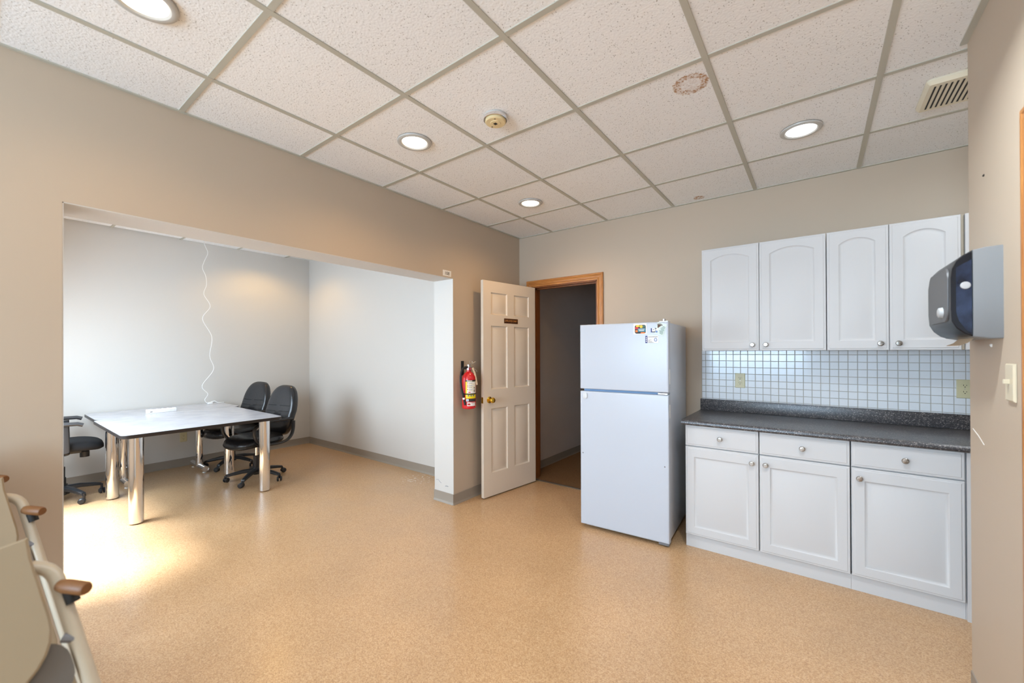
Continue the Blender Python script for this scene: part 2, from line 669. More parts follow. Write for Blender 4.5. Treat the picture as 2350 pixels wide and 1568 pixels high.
def moulded_front(b, outer, panels, fn, thick, groove=((0.0, 0.0), (0.006, 0.004), (0.014, 0.0045), (0.03, 0.0008)), edge=True):
    """a board front with routed edge and raised panels; d grows into the board"""
    if edge:
        e1 = inset(outer, 0.003)
        e2 = inset(outer, 0.011)
        e3 = inset(outer, 0.014)
        b.loops([(outer, thick), (outer, 0.005), (e1, 0.0025), (e2, 0.0022), (e3, 0.0)], fn, close_first=True, close_last=False)
        face = e3
    else:
        b.loops([(outer, thick), (outer, 0.0)], fn, close_first=True, close_last=False)
        face = outer
    at = lambda p, i: p(i) if callable(p) else (inset(p, i) if i else p)
    b.holed(face, [at(p, 0.0) for p in panels], fn, 0.0)
    for p in panels:
        b.loops([(at(p, i), d) for i, d in groove], fn)
    return b


# ------------------------------------------------------------------ setting
CEIL = 2.633
NX, NY0, NY1, NZ = -3.577, -3.95, -0.54, 2.768     # side room
OPEN_Y0, OPEN_Y1, OPEN_Z, WT = -3.41, -1.027, 2.05, 0.245
RX, RY = 3.126, -1.225                             # partition on the right
YB = -7.0
XR = 3.95

struct(box('floor', M['floor'], -3.75, XR + 0.1, YB - 0.1, 0.011, -0.08, 0.0))

# left wall with the wide opening
w = B()
w.box(-WT, 0, YB, OPEN_Y0, 0, CEIL + 0.25)
w.box(-WT, 0, OPEN_Y1, 0.0, 0, CEIL + 0.25)
w.box(-WT, 0, OPEN_Y0, OPEN_Y1, OPEN_Z, CEIL + 0.25)
wall_left = struct(w.build('wall_left', M['wall']))
# off-white lining of the opening: soffit and both jambs
li = B()
li.box(-WT - 0.003, -0.001, OPEN_Y0, OPEN_Y1, OPEN_Z - 0.004, OPEN_Z)
li.box(-WT - 0.003, -0.001, OPEN_Y1 - 0.004, OPEN_Y1, 0, OPEN_Z)
li.box(-WT - 0.003, -0.001, OPEN_Y0, OPEN_Y0 + 0.004, 0, OPEN_Z)
li.box(-WT - 0.004, -WT, NY0, OPEN_Y0, 0, CEIL + 0.2)
li.box(-WT - 0.004, -WT, OPEN_Y1, NY1, 0, CEIL + 0.2)
li.box(-WT - 0.004, -WT, OPEN_Y0, OPEN_Y1, OPEN_Z, CEIL + 0.2)
li.build('lining', M['nook'], wall_left)['label'] = 'off-white painted lining of the opening'

# back wall with the doorway
DX0, DX1, DZ = 0.165, 0.935, 2.085
w = B()
w.box(0, DX0, 0, 0.13, 0, CEIL + 0.25)
w.box(DX1, XR + 0.1, 0, 0.13, 0, CEIL + 0.25)
w.box(DX0, DX1, 0, 0.13, DZ, CEIL + 0.25)
wall_back = struct(w.build('wall_back', M['wall']))

# partition at the right and its return
w = B()
w.box(RX, RX + 0.12, YB, RY, 0, CEIL + 0.2)
wall_right = struct(w.build('wall_right', M['wall']))
struct(box('wall_alcove', M['wall'], XR, XR + 0.1, RY, 0.0, 0, CEIL + 0.2))
struct(box('wall_return', M['wall'], RX + 0.12, XR, RY - 0.12, RY, 0, CEIL + 0.2))

# rear wall with window behind the camera
w = B()
w.box(-WT, 0.2, YB - 0.12, YB, 0, CEIL + 0.2)
w.box(2.5, RX + 0.12, YB - 0.12, YB, 0, CEIL + 0.2)
w.box(0.2, 2.5, YB - 0.12, YB, 0, 0.75)
w.box(0.2, 2.5, YB - 0.12, YB, 2.35, CEIL + 0.2)
struct(w.build('wall_rear', M['wall']))


def window(name, x0, x1, z0, z1, y):
    f = B()
    for a, c in ((x0, x0 + 0.05), ((x0 + x1) / 2 - 0.025, (x0 + x1) / 2 + 0.025), (x1 - 0.05, x1)):
        f.box(a, c, y - 0.03, y + 0.03, z0, z1)
    for a, c in ((z0, z0 + 0.05), (z1 - 0.05, z1)):
        f.box(x0, x1, y - 0.03, y + 0.03, a, c)
    o = struct(f.build(name, M['white']))
    h = (x0 + x1) / 2
    for a, c in ((x0 + 0.05, h - 0.025), (h + 0.025, x1 - 0.05)):
        box('pane', M['glass'], a, c, y - 0.004, y + 0.004, z0 + 0.05, z1 - 0.05, parent=o)
    return o


window('window_1', 0.2, 2.5, 0.75, 2.35, YB - 0.06)

# side room
struct(box('wall_side_room_far', M['nook'], NX - 0.1, NX, NY0, NY1 + 0.1, 0, NZ + 0.1))
struct(box('wall_side_room_end', M['nook'], NX, -WT, NY1, NY1 + 0.1, 0, NZ + 0.1))
w = B()
w.box(NX, -2.95, NY0 - 0.1, NY0, 0, NZ + 0.1)
w.box(-0.88, -WT, NY0 - 0.1, NY0, 0, NZ + 0.1)
w.box(-2.95, -0.88, NY0 - 0.1, NY0, 0, 0.75)
w.box(-2.95, -0.88, NY0 - 0.1, NY0, 2.15, NZ + 0.1)
struct(w.build('wall_side_room_window', M['nook']))
window('window_2', -2.95, -0.88, 0.75, 2.15, NY0 - 0.05)
ceil2 = struct(box('ceiling_side_room', M['white'], NX, -WT, NY0, NY1, NZ + 0.02, NZ + 0.1))
tm = None
for i in range(6):
    for j in range(7):
        x1 = -WT - 0.1 - i * 0.6096
        y1 = NY1 - 0.35 - j * 0.6096
        x0, y0 = max(NX, x1 - 0.6096), max(NY0, y1 - 0.6096)
        if x1 - x0 < 0.1 or y1 - y0 < 0.1:
            continue
        if tm is None:
            b = B()
            b.box(-0.292, 0.292, -0.292, 0.292, 0, 0.014)
            tm = b.build('tile', M['tile'], ceil2, (x0 + 0.305, y0 + 0.305, NZ + 0.003))
        else:
            o = dup_part(tm, ceil2, ((x0 + x1) / 2, (y0 + y1) / 2, NZ + 0.003))
            o.scale = ((x1 - x0) / 0.6096, (y1 - y0) / 0.6096, 1)
            if x0 == NX and j in (2, 3):          # two panels sit a little away from the wall
                o.location.x += 0.035
for i in range(7):
    x = -WT - 0.1 - i * 0.6096
    if x > NX:
        box('grid_bar', M['grid'], x - 0.012, x + 0.012, NY0, NY1, NZ - 0.002, NZ + 0.01, parent=ceil2)
for j in range(7):
    y = NY1 - 0.35 - j * 0.6096
    if y > NY0:
        box('grid_bar', M['grid'], NX, -WT, y - 0.012, y + 0.012, NZ - 0.001, NZ + 0.01, parent=ceil2)

# suspended ceiling of the kitchen: each panel and each bar on its own
ceiling = struct(box('ceiling', M['white'], 0, XR, YB, 0.0, CEIL + 0.05, CEIL + 0.12))
T = 0.6096
xs = [0.0] + [0.428 + i * T for i in range(6)] + [XR]
ys = [0.0] + [-(0.560 + j * T) for j in range(11)] + [YB]
tile_mesh = {}
for i in range(len(xs) - 1):
    for j in range(len(ys) - 1):
        x0, x1, y1, y0 = xs[i], xs[i + 1], ys[j], ys[j + 1]
        wd, dp = x1 - x0 - 0.018, y1 - y0 - 0.018
        if wd < 0.02 or dp < 0.02:
            continue
        key = (round(wd, 3), round(dp, 3))
        special = 'tile_stained' if (x0 < 2.165 < x1 and y0 < -1.628 < y1) else ('tile_spotted' if (x0 < 1.869 < x1 and j == 0) else None)
        c = ((x0 + x1) / 2, (y0 + y1) / 2, CEIL + 0.003)
        if special or key not in tile_mesh:
            b = B()
            b.box(-wd / 2, wd / 2, -dp / 2, dp / 2, 0, 0.015)
            o = b.build('tile', M[special or 'tile'], ceiling, c)
            if not special:
                tile_mesh[key] = o
        else:
            dup_part(tile_mesh[key], ceiling, c)
for x in xs[1:-1]:
    box('grid_bar', M['grid'], x - 0.012, x + 0.012, YB, 0, CEIL - 0.002, CEIL + 0.03, parent=ceiling)
for y in ys[1:-1]:
    box('grid_bar', M['grid'], 0, XR, y - 0.012, y + 0.012, CEIL - 0.001, CEIL + 0.03, parent=ceiling)
wa = B()
wa.box(0, 0.018, YB, 0, CEIL - 0.0032, CEIL + 0.02)
wa.box(0, XR, -0.018, 0, CEIL - 0.0028, CEIL + 0.02)
wa.box(RX - 0.022, RX, YB, RY, CEIL - 0.0036, CEIL + 0.02)
wa.build('wall_angle', M['grid'], ceiling)

# baseboards (cove profile)


def cove(name, x0, y0, x1, y1, nx, ny, h=0.095):
    b = B()
    prof = [(0, 0), (0.014, 0), (0.0125, 0.006), (0.007, 0.012), (0.004, 0.022), (0.0035, h - 0.003), (0.0, h)]
    va = [b.bm.verts.new((x0 + nx * d, y0 + ny * d, z)) for d, z in prof]
    vb = [b.bm.verts.new((x1 + nx * d, y1 + ny * d, z)) for d, z in prof]
    n = len(prof)
    for k in range(n):
        b.bm.faces.new((va[k], va[(k + 1) % n], vb[(k + 1) % n], vb[k]))
    b.bm.faces.new(va)
    b.bm.faces.new(vb[::-1])
    return struct(b.build(name, M['base_vinyl']))


cove('baseboard_left', 0, OPEN_Y1 - 0.012, 0, 0, 1, 0)
cove('baseboard_left_near', 0, YB, 0, OPEN_Y0 + 0.01, 1, 0)
cove('baseboard_pillar', -WT - 0.008, OPEN_Y1 - 0.004, 0.004, OPEN_Y1 - 0.004, 0, -1)
cove('baseboard_side_room_far', NX, NY0, NX, NY1, 1, 0)
cove('baseboard_side_room_end', NX, NY1, -WT, NY1, 0, -1)
cove('baseboard_back', DX1 + 0.065, 0, 1.86, 0, 0, -1)
cove('baseboard_right', RX, YB, RX, RY, -1, 0)

# hall beyond the doorway
struct(box('floor_hall', M['carpet'], -0.1, 1.4, 0.011, 3.6, -0.08, 0.006))
struct(box('wall_hall_left', M['hallwall'], -0.1, 0.015, 0.13, 3.6, 0, 2.5))
struct(box('wall_hall_right', M['hallwall'], 1.25, 1.35, 0.13, 3.6, 0, 2.5))
struct(box('wall_hall_end', M['hallwall'], -0.1, 1.4, 3.6, 3.7, 0, 2.5))
struct(box('ceiling_hall', M['hallwall'], -0.1, 1.4, 0.13, 3.7, 2.45, 2.55))
cove('baseboard_hall', 0.015, 0.13, 0.015, 3.6, 1, 0)

# oak door frame: jambs, stops, moulded casing


def casing(b, pts, w, out, prof=None):
    """moulded casing swept with mitres around pts (2d a,b) on a plane; out(a,b,d) maps"""
    prof = prof or [(0.0, 0.0), (0.0, 0.010), (0.004, 0.012), (0.014, 0.012), (0.018, 0.009), (0.022, 0.012), (0.040, 0.016), (0.046, 0.014), (0.050, 0.018), (w - 0.003, 0.018), (w, 0.015), (w, 0.0)]
    rows = []
    n = len(pts)
    for i in range(n):
        p = Vector(pts[i])
        if i == 0:
            d = (Vector(pts[1]) - p).normalized()
            m = Vector((-d.y, d.x))
        elif i == n - 1:
            d = (p - Vector(pts[i - 1])).normalized()
            m = Vector((-d.y, d.x))
        else:
            d0 = (p - Vector(pts[i - 1])).normalized()
            d1 = (Vector(pts[i + 1]) - p).normalized()
            n0, n1 = Vector((-d0.y, d0.x)), Vector((-d1.y, d1.x))
            m = (n0 + n1) / (1 + n0.dot(n1))
        rows.append([b.bm.verts.new(out(p.x + m.x * u, p.y + m.y * u, h)) for u, h in prof])
    for A, C in zip(rows, rows[1:]):
        for k in range(len(prof)):
            k2 = (k + 1) % len(prof)
            b.bm.faces.new((A[k], A[k2], C[k2], C[k]))
    b.bm.faces.new(rows[0][::-1])
    b.bm.faces.new(rows[-1])
    return b


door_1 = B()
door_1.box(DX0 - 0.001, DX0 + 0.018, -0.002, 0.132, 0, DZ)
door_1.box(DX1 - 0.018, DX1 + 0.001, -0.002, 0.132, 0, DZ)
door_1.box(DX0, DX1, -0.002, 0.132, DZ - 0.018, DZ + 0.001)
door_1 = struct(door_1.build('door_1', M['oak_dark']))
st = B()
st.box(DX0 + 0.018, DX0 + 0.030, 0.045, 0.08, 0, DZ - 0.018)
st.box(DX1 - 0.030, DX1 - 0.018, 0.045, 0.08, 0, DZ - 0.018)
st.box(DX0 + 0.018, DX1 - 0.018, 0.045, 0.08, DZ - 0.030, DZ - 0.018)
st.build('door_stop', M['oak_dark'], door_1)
for nm, pts, mm in (('side_casing', [(DX0 + 0.005, 0.0), (DX0 + 0.005, DZ - 0.005)], 'oak'), ('head_casing', None, 'oak_h'), ('side_casing', [(DX1 - 0.005, DZ - 0.005), (DX1 - 0.005, 0)], 'oak')):
    b = B()
    full = [(DX0 + 0.005, 0.0), (DX0 + 0.005, DZ - 0.005), (DX1 - 0.005, DZ - 0.005), (DX1 - 0.005, 0)]
    # sweep the whole frame, keep one side per part
    casing(b, full, 0.066, lambda a, c, d: (a, -d, c))
    cut = []
    for f in b.bm.faces:
        c = f.calc_center_median()
        side = 'L' if (c.x < DX0 + 0.006 and c.z < 1.6) else ('R' if (c.x > DX1 - 0.006 and c.z < 1.6) else 'H')
        want = 'H' if pts is None else ('L' if pts[0][0] < 0.5 else 'R')
        if side != want:
            cut.append(f)
    bmesh.ops.delete(b.bm, geom=cut, context='FACES')
    b.build(nm, M[mm], door_1)
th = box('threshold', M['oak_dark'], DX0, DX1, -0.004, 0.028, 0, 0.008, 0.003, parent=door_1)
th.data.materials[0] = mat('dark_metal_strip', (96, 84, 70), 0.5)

# door and casing on the right wall (only its edge is in view)
door_2 = struct(box('door_2', M['oak_dark'], RX - 0.004, RX + 0.02, -2.66, -1.786, 0.005, 2.095))
b = B()
casing(b, [(-1.782, 0.0), (-1.782, 2.097), (-2.665, 2.097), (-2.665, 0)], 0.066, lambda a, c, d: (RX - d, a, c),)
b2 = b
o = b2.build('side_casing', M['oak'], door_2)

# scuffs and small holes on the walls
def mark(parent, m, pts, r):
    return B().tube(pts, r, 6).build('scuff_mark', m, parent)


M['scuff'] = mat('grey_scuff', (150, 152, 158), 0.8)
M['palescuff'] = mat('pale_scratch', (226, 222, 216), 0.8)
yj = OPEN_Y1 - 0.0042
mark(wall_left, M['scuff'], [(-0.225, yj, 0.190), (-0.200, yj, 0.196), (-0.180, yj, 0.180), (-0.160, yj, 0.168)], 0.0022)
mark(wall_left, M['scuff'], [(-0.105, yj, 0.152), (-0.085, yj, 0.156), (-0.068, yj, 0.153)], 0.0035)
mark(wall_right, M['slot'], [(RX - 0.0004, -1.410, 2.030), (RX - 0.0004, -1.418, 2.030)], 0.004)
mark(wall_right, M['palescuff'], [(RX - 0.0003, -1.262, 1.075), (RX - 0.0003, -1.330, 1.058), (RX - 0.0003, -1.395, 1.035)], 0.0016)
mark(wall_right, M['palescuff'], [(RX - 0.0003, -1.480, 1.405), (RX - 0.0003, -1.488, 1.403)], 0.006)

# ------------------------------------------------------------------ mosaic backsplash (each tile a part of the wall)
GX0, GZ0, PX, PZ = 1.898, 1.356, 0.05037, 0.0512
box('grout', M['grout'], 1.866, 3.45, -0.0045, -0.0005, 0.95, 1.392, parent=wall_back)


def tile_piece(w, h):
    b = B()
    fn = lambda a, c, d: (a, -0.0075 + d, c)
    b.loops([(rect(-w / 2, w / 2, -h / 2, h / 2), 0.006), (rect(-w / 2, w / 2, -h / 2, h / 2), 0.0012), (rect(-w / 2 + 0.0013, w / 2 - 0.0013, -h / 2 + 0.0013, h / 2 - 0.0013), 0.0)], fn)
    return b


cache = {}
for i in range(-1, 31):
    for j in range(-1, 8):
        x0, x1 = GX0 + i * PX, GX0 + (i + 1) * PX
        z1, z0 = GZ0 - j * PZ, GZ0 - (j + 1) * PZ
        if i == -1:
            x0 = 1.868
        if j == -1:
            z1 = 1.388
        wd, hg = x1 - x0 - 0.0034, z1 - z0 - 0.0034
        key = (round(wd, 4), round(hg, 4))
        loc = ((x0 + x1) / 2, 0, (z0 + z1) / 2)
        if key not in cache:
            cache[key] = tile_piece(wd, hg).build('tile', M['mosaic'], wall_back, loc)
        else:
            dup_part(cache[key], wall_back, loc)

# ------------------------------------------------------------------ cabinets


def front_y(y):
    return lambda a, c, d: (a, y + d, c)


def knob(parent, x, y, z):
    b = B()
    b.lathe([(0.0075, 0), (0.006, 0.006), (0.006, 0.012), (0.0135, 0.016), (0.0160, 0.020), (0.0155, 0.024), (0.0128, 0.027), (0.0, 0.0285)], (x, y, z), (0, -1, 0), 20)
    b.box(x - 0.0118, x + 0.0118, y - 0.0295, y - 0.026, z - 0.0016, z + 0.0016, 0.0008, 1)
    return b.build('knob', M['nickel'], parent)


GRV = ((0.0, 0.0), (0.005, 0.005), (0.011, 0.007), (0.017, 0.0065), (0.038, 0.0008))
YF = -0.605


def base_cabinet(x0, x1, knob_side, label):
    t = empty('base_cabinet', label, 'cabinet', ((x0 + x1) / 2, -0.3, 0), group='white base cabinets under the charcoal counter')
    ox, oy = (x0 + x1) / 2, -0.3
    b = B()
    a, c = x0 - ox, x1 - ox
    b.box(a + 0.001, c - 0.001, YF + 0.021 - oy, -0.012 - oy, 0.089, 0.861)
    b.build('body', M['cab'], t)
    box('toe_kick', M['cab'], a - 0.001, c + 0.001, -0.580 - oy, -0.565 - oy, 0.0, 0.089, parent=t)
    fn = lambda u, z, d: (u, YF - oy + d, z)
    d = B()
    moulded_front(d, rect(a + 0.002, c - 0.002, 0.719, 0.863), [], fn, 0.019)
    dr = d.build('drawer', M['cab'], t)
    knob(dr, 0, YF - oy, 0.788)
    d = B()
    moulded_front(d, rect(a + 0.002, c - 0.002, 0.092, 0.713), [rect(a + 0.058, c - 0.058, 0.152, 0.643)], fn, 0.019, GRV)
    dd = d.build('door', M['cab'], t)
    kx = (c - 0.038) if knob_side > 0 else (a + 0.036)
    knob(dd, kx, YF - oy, 0.657)
    return t


base_cabinet(1.880, 2.329, 1, 'white base cabinet beside the fridge, narrowest drawer of the three')
base_cabinet(2.331, 2.783, -1, 'white base cabinet in the middle of the three under the counter')
base_cabinet(2.786, 3.236, -1, 'white base cabinet next to the right wall end, under the counter')
fp = B()
fp.box(3.2405, 3.90, -0.600, -0.012, 0.0, 0.861)
fp.box(3.2385, 3.2405, -0.58, -0.3, 0.0, 0.861)
tag(fp.build('corner_cabinet', M['cab']), 'white corner cabinet showing as a narrow strip beside the right wall end, under the counter', 'cabinet')

# countertop with rolled front edge and upstand
ct = B()
prof = [(-0.012, 0.864), (-0.618, 0.864), (-0.630, 0.868), (-0.636, 0.878), (-0.634, 0.890), (-0.624, 0.899), (-0.610, 0.901), (-0.030, 0.901), (-0.012, 0.901)]
va = [ct.bm.verts.new((1.860, y, z)) for y, z in prof]
vb = [ct.bm.verts.new((3.90, y, z)) for y, z in prof]
n = len(prof)
for k in range(n):
    ct.bm.faces.new((va[k], va[(k + 1) % n], vb[(k + 1) % n], vb[k]))
ct.bm.faces.new(va)
ct.bm.faces.new(vb[::-1])
counter = tag(ct.build('countertop', M['counter']), 'charcoal speckled laminate countertop with upstand along the tiled wall', 'countertop')
b = B()
b.box(1.860, 3.90, -0.030, -0.009, 0.9012, 0.992, 0.003, 2)
b.build('upstand', M['counter'], counter)


def wall_cabinet(x0, xm, x1, label):
    ox, oy = xm, -0.16
    t = empty('wall_cabinet', label, 'cabinet', (ox, oy, 1.387), group='white wall cabinets with arched doors')
    Z0, Z1 = 0.0, 0.762
    yf = -0.33
    b = B()
    b.box(x0 - ox + 0.001, x1 - ox - 0.001, yf + 0.021 - oy, -0.009 - oy, Z0 + 0.001, Z1)
    b.build('body', M['cab'], t)
    fn = lambda u, z, d: (u, yf - oy + d, z)
    for (a, c, ks) in ((x0 - ox + 0.0015, -0.0015, 1), (0.0015, x1 - ox - 0.0015, -1)):
        d = B()
        moulded_front(d, rect(a, c, Z0, Z1 - 0.002), [arch_panel(a + 0.060, c - 0.060, Z0 + 0.060, Z0 + 0.672, Z0 + 0.706)], fn, 0.019, GRV)
        dd = d.build('door', M['cab'], t)
        knob(dd, (c - 0.040) if ks > 0 else (a + 0.038), yf - oy, 0.041)
    return t


wall_cabinet(1.936, 2.3095, 2.6825, 'white two-door wall cabinet nearer the fridge, with wider arched doors')
wall_cabinet(2.6840, 2.9825, 3.2815, 'white two-door wall cabinet behind the towel dispenser, with narrower arched doors')
tag(B().box(3.296, 3.90, -0.325, -0.009, 1.387, 2.149, 0.002, 1).build('end_cabinet', M['cab']), 'white cabinet end showing as a sliver past the arched doors', 'cabinet')
tag(B().box(3.2835, 3.2945, -0.310, -0.009, 1.389, 2.147).build('filler_strip', mat('taupe_strip', (178, 166, 146), 0.6)), 'taupe filler strip right of the last arched cabinet door', 'strip')

# ------------------------------------------------------------------ outlets and switch


def outlet(name, label, loc, rz):
    t = empty(name, label, 'outlet', loc, rz)
    # local: plate in x-z, facing -y
    b = B()
    o = rect(-0.035, 0.035, -0.057, 0.057)
    fn = lambda a, c, d: (a, d, c)
    b.loops([(o, 0.0), (o, -0.003), (inset(o, 0.003), -0.006)], fn, close_first=True)
    b.build('plate', M['almond'], t)
    for dz in (0.0195, -0.0195):
        s = B()
        pts = [(0.0165 * math.cos(2 * PI * k / 20), dz + max(-0.0125, min(0.0125, 0.0165 * math.sin(2 * PI * k / 20)))) for k in range(20)]
        s.loops([(pts, -0.0055), (pts, -0.0085)], fn, close_first=True)
        so = s.build('socket', M['almond'], t)
        h = B()
        h.box(-0.0075, -0.0052, -0.0088, -0.008, dz - 0.001, dz + 0.0075)
        h.box(0.0052, 0.0075, -0.0088, -0.008, dz - 0.0005, dz + 0.006)
        h.lathe([(0.0028, 0), (0.0028, 0.0006)], (0, -0.0082, dz - 0.0075), (0, -1, 0), 10)
        h.build('slot', M['slot'], so)
    B().lathe([(0.003, 0), (0.002, 0.0015), (0, 0.0016)], (0, -0.006, 0), (0, -1, 0), 10).build('screw', M['alu'], t)
    return t


outlet('wall_outlet', 'almond duplex outlet on the tiles near the fridge', (2.147, -0.0078, 1.151), 0)
outlet('wall_outlet', 'almond duplex outlet on the tiles cut off by the right wall end', (3.353, -0.0078, 1.148), 0)
outlet('wall_outlet', 'almond duplex outlet low on the side room wall behind the table', (NX + 0.001, -2.086, 0.352), PI / 2)

sw = empty('light_switch', 'ivory toggle light switch beside the oak casing on the right wall', 'switch', (RX - 0.001, -1.672, 1.284), -PI / 2)
fnl = lambda a, c, d: (a, d, c)
b = B()
o = rect(-0.036, 0.036, -0.060, 0.060)
b.loops([(o, 0.0), (o, -0.003), (inset(o, 0.004), -0.007)], fnl, close_first=True)
M['ivory'] = mat('ivory_plastic', (206, 194, 168), 0.4)
b.build('plate', M['ivory'], sw)
b = B()
b.box(-0.005, 0.005, -0.020, -0.006, -0.004, 0.010, 0.001, 1)
b.build('toggle', M['ivory'], sw)

# ------------------------------------------------------------------ ceiling lights


def downlight(x, y, label, lens, power, color, z=CEIL, trim=True, spread=158, blend=0.8):
    t = empty('ceiling_light', label, 'ceiling light', (x, y, z), group='recessed ceiling lights')
    b = B()
    b.lathe([(0.100, 0.0), (0.0985, -0.006), (0.090, -0.010), (0.078, -0.009), (0.0715, -0.004), (0.0715, 0.002), (0.100, 0.002)], (0, 0, 0), (0, 0, 1), 40, cap=False)
    b.build('trim', M['trimwhite'], t)
    b = B()
    b.lathe([(0.0716, -0.0035), (0.05, -0.0045), (0.0, -0.005)], (0, 0, 0), (0, 0, 1), 32, cap=False)
    b.build('lens', lens, t)
    ld = bpy.data.lights.new('lamp', 'SPOT')
    ld.energy = power
    ld.color = color
    ld.spot_size = math.radians(spread)
    ld.spot_blend = blend
    ld.shadow_soft_size = 0.045
    l = bpy.data.objects.new('lamp', ld)
    l.location = (0, 0, -0.012)
    COL.objects.link(l)
    l.parent = t
    return t


downlight(0.735, -3.285, 'warm recessed light at the upper left corner, nearest the left wall opening', M['lens_warm'], 18, WARM)
downlight(0.728, -2.070, 'warm recessed light beside the smoke detector', M['lens_warm'], 27, WARM)
downlight(0.716, -0.833, 'warm recessed light near the corner above the door', M['lens_warm'], 27, WARM)
downlight(2.566, -0.839, 'cool white recessed light above the wall cabinets', M['lens_cool'], 3, COOL)
# side room downlight near its far wall (above the opening, out of sight), the source of the scallop on the wall
downlight(-2.98, -1.28, 'warm recessed light of the side room above the chairs', M['lens_warm'], 30, WARM2, z=NZ, spread=148, blend=0.55)

# smoke detector
sd = empty('smoke_detector', 'cream round smoke detector between two ceiling lights', 'smoke detector', (1.274, -1.981, CEIL))
B().lathe([(0.062, 0.002), (0.062, -0.014), (0.058, -0.016), (0.0, -0.016)], n=36, cap=False).build('base', M['trimwhite'], sd)
B().lathe([(0.0605, -0.005), (0.0625, -0.006), (0.0625, -0.020), (0.0605, -0.021)], n=36, cap=False).build('metal_band', M['chrome'], sd)
B().lathe([(0.054, -0.016), (0.055, -0.030), (0.050, -0.034), (0.028, -0.0345), (0.026, -0.037), (0.016, -0.0375), (0.0, -0.0375)], n=36, cap=False).build('cover', M['smoke'], sd)
b = B()
b.box(-0.009, 0.009, -0.009, 0.009, -0.039, -0.037, 0.001, 1)
b.build('sensor_opening', M['slot'], sd)
B().box(-0.040, -0.033, 0.014, 0.020, -0.0352, -0.033).build('side_slot', M['slot'], sd)
B().box(0.020, 0.026, -0.036, -0.030, -0.0352, -0.033).build('side_slot', M['slot'], sd)

# exhaust fan grille
vg = empty('exhaust_vent', 'cream plastic fan grille with long slots on the ceiling above the cabinets', 'vent', (3.19, -0.850, CEIL))
b = B()
o = rounded(-0.145, 0.145, -0.148, 0.148, 0.018, 4)
b.loops([(o, 0.002), (o, -0.006), (inset(o, 0.012), -0.022)], lambda a, c, d: (a, c, d), close_first=True)
b.build('grille', mat('cream_vent_plastic', (222, 214, 192), 0.4), vg)
for k in range(13):
    x = -0.112 + k * 0.0185
    b = B()
    b.box(x - 0.0033, x + 0.0033, -0.112, 0.112, -0.0232, -0.0215)
    b.build('slot', M['slot'], vg)

# ------------------------------------------------------------------ panelled interior door, standing open
hx, hy = 0.240, -0.052
ang = math.atan2(-0.990, -0.141)       # from hinge to free edge
dl = empty('panel_door', 'cream six-panel door standing open against the left wall', 'door', (hx, hy, 0.012), ang)
# local: u along the door from hinge; visible face is local +y side
fn = lambda a, c, d: (a, -d, c)
LW, LH = 0.728, 2.048
b = B()
pans = []
for a0, a1 in ((0.098, 0.318), (0.413, 0.630)):
    for z0, z1 in ((0.218, 0.830), (1.012, 1.622), (1.727, 1.940)):
        pans.append(rect(a0, a1, z0, z1))
DG = ((0.0, 0.0), (0.004, 0.006), (0.011, 0.011), (0.016, 0.011), (0.042, 0.002))
moulded_front(b, rect(0.0, LW, 0.0, LH), pans, fn, 0.034, DG, edge=False)
b.build('leaf', M['door'], dl)
kb = B()
kb.lathe([(0.031, 0), (0.031, 0.004), (0.024, 0.008), (0.012, 0.011), (0.011, 0.026), (0.018, 0.032), (0.026, 0.042), (0.027, 0.052), (0.022, 0.062), (0.010, 0.066), (0, 0.0665)], (0.656, 0.0005, 0.916), (0, 1, 0), 28)
kb.build('door_knob', M['brass'], dl)
kb = B()
kb.lathe([(0.031, 0), (0.031, 0.004), (0.024, 0.008), (0.012, 0.011), (0.011, 0.026), (0.018, 0.032), (0.026, 0.042), (0.027, 0.052), (0.022, 0.062), (0, 0.0665)], (0.656, -0.0345, 0.916), (0, -1, 0), 28)
kb.build('door_knob', M['brass'], dl)
box('latch_plate', M['brass'], LW - 0.001, LW + 0.0015, -0.030, -0.004, 0.888, 0.945, parent=dl)
sg = B().box(0.265, 0.459, 0.0, 0.003, 1.651, 1.700, 0.001, 1).build('sign_plate', M['plaque'], dl)
sg['label'] = 'dark brown plaque with gold lettering'
mt = Matrix.Translation((0.362, 0.0034, 1.676)) @ Matrix.Rotation(PI, 4, 'Z') @ Matrix.Rotation(PI / 2, 4, 'X')
text_mesh('lettering', 'EMPLOYEES ONLY', 0.030, M['gold'], sg, mt, fit=0.168)
b = B()
for (a0, a1, z0, z1) in ((0.267, 0.457, 1.6975, 1.6992), (0.267, 0.457, 1.652, 1.6537), (0.266, 0.2678, 1.652, 1.699), (0.4562, 0.458, 1.652, 1.699)):
    b.box(a0, a1, 0.0028, 0.0034, z0, z1)
b.build('border', M['gold'], sg)
for z in (0.22, 1.02, 1.82):
    b = B()
    b.cyl((-0.004, -0.030, z - 0.045), (-0.004, -0.030, z + 0.045), 0.006, n=12)
    b.build('hinge', M['brass'], dl)

# ------------------------------------------------------------------ refrigerator
fa = math.atan2(0.059, 0.998)
fr = empty('refrigerator', 'white top-freezer refrigerator standing beside the counter', 'refrigerator', (1.133, -0.757, 0), fa)
FW = 0.668
b = B()
b.box(0.004, FW - 0.004, 0.066, 0.655, 0.035, 1.588, 0.006, 2)
b.build('cabinet', M['fridge'], fr)


def fridge_door(z0, z1):
    b = B()
    o = rect(0, FW, z0, z1)
    f2 = lambda a, c, d: (a, d, c)
    b.loops([(inset(o, 0.004), 0.060), (o, 0.056), (o, 0.008), (inset(o, 0.002), 0.003), (inset(o, 0.007), 0.0005), (inset(o, 0.012), 0.0)], f2, close_first=True)
    return b.build('door', M['fridge'], fr)


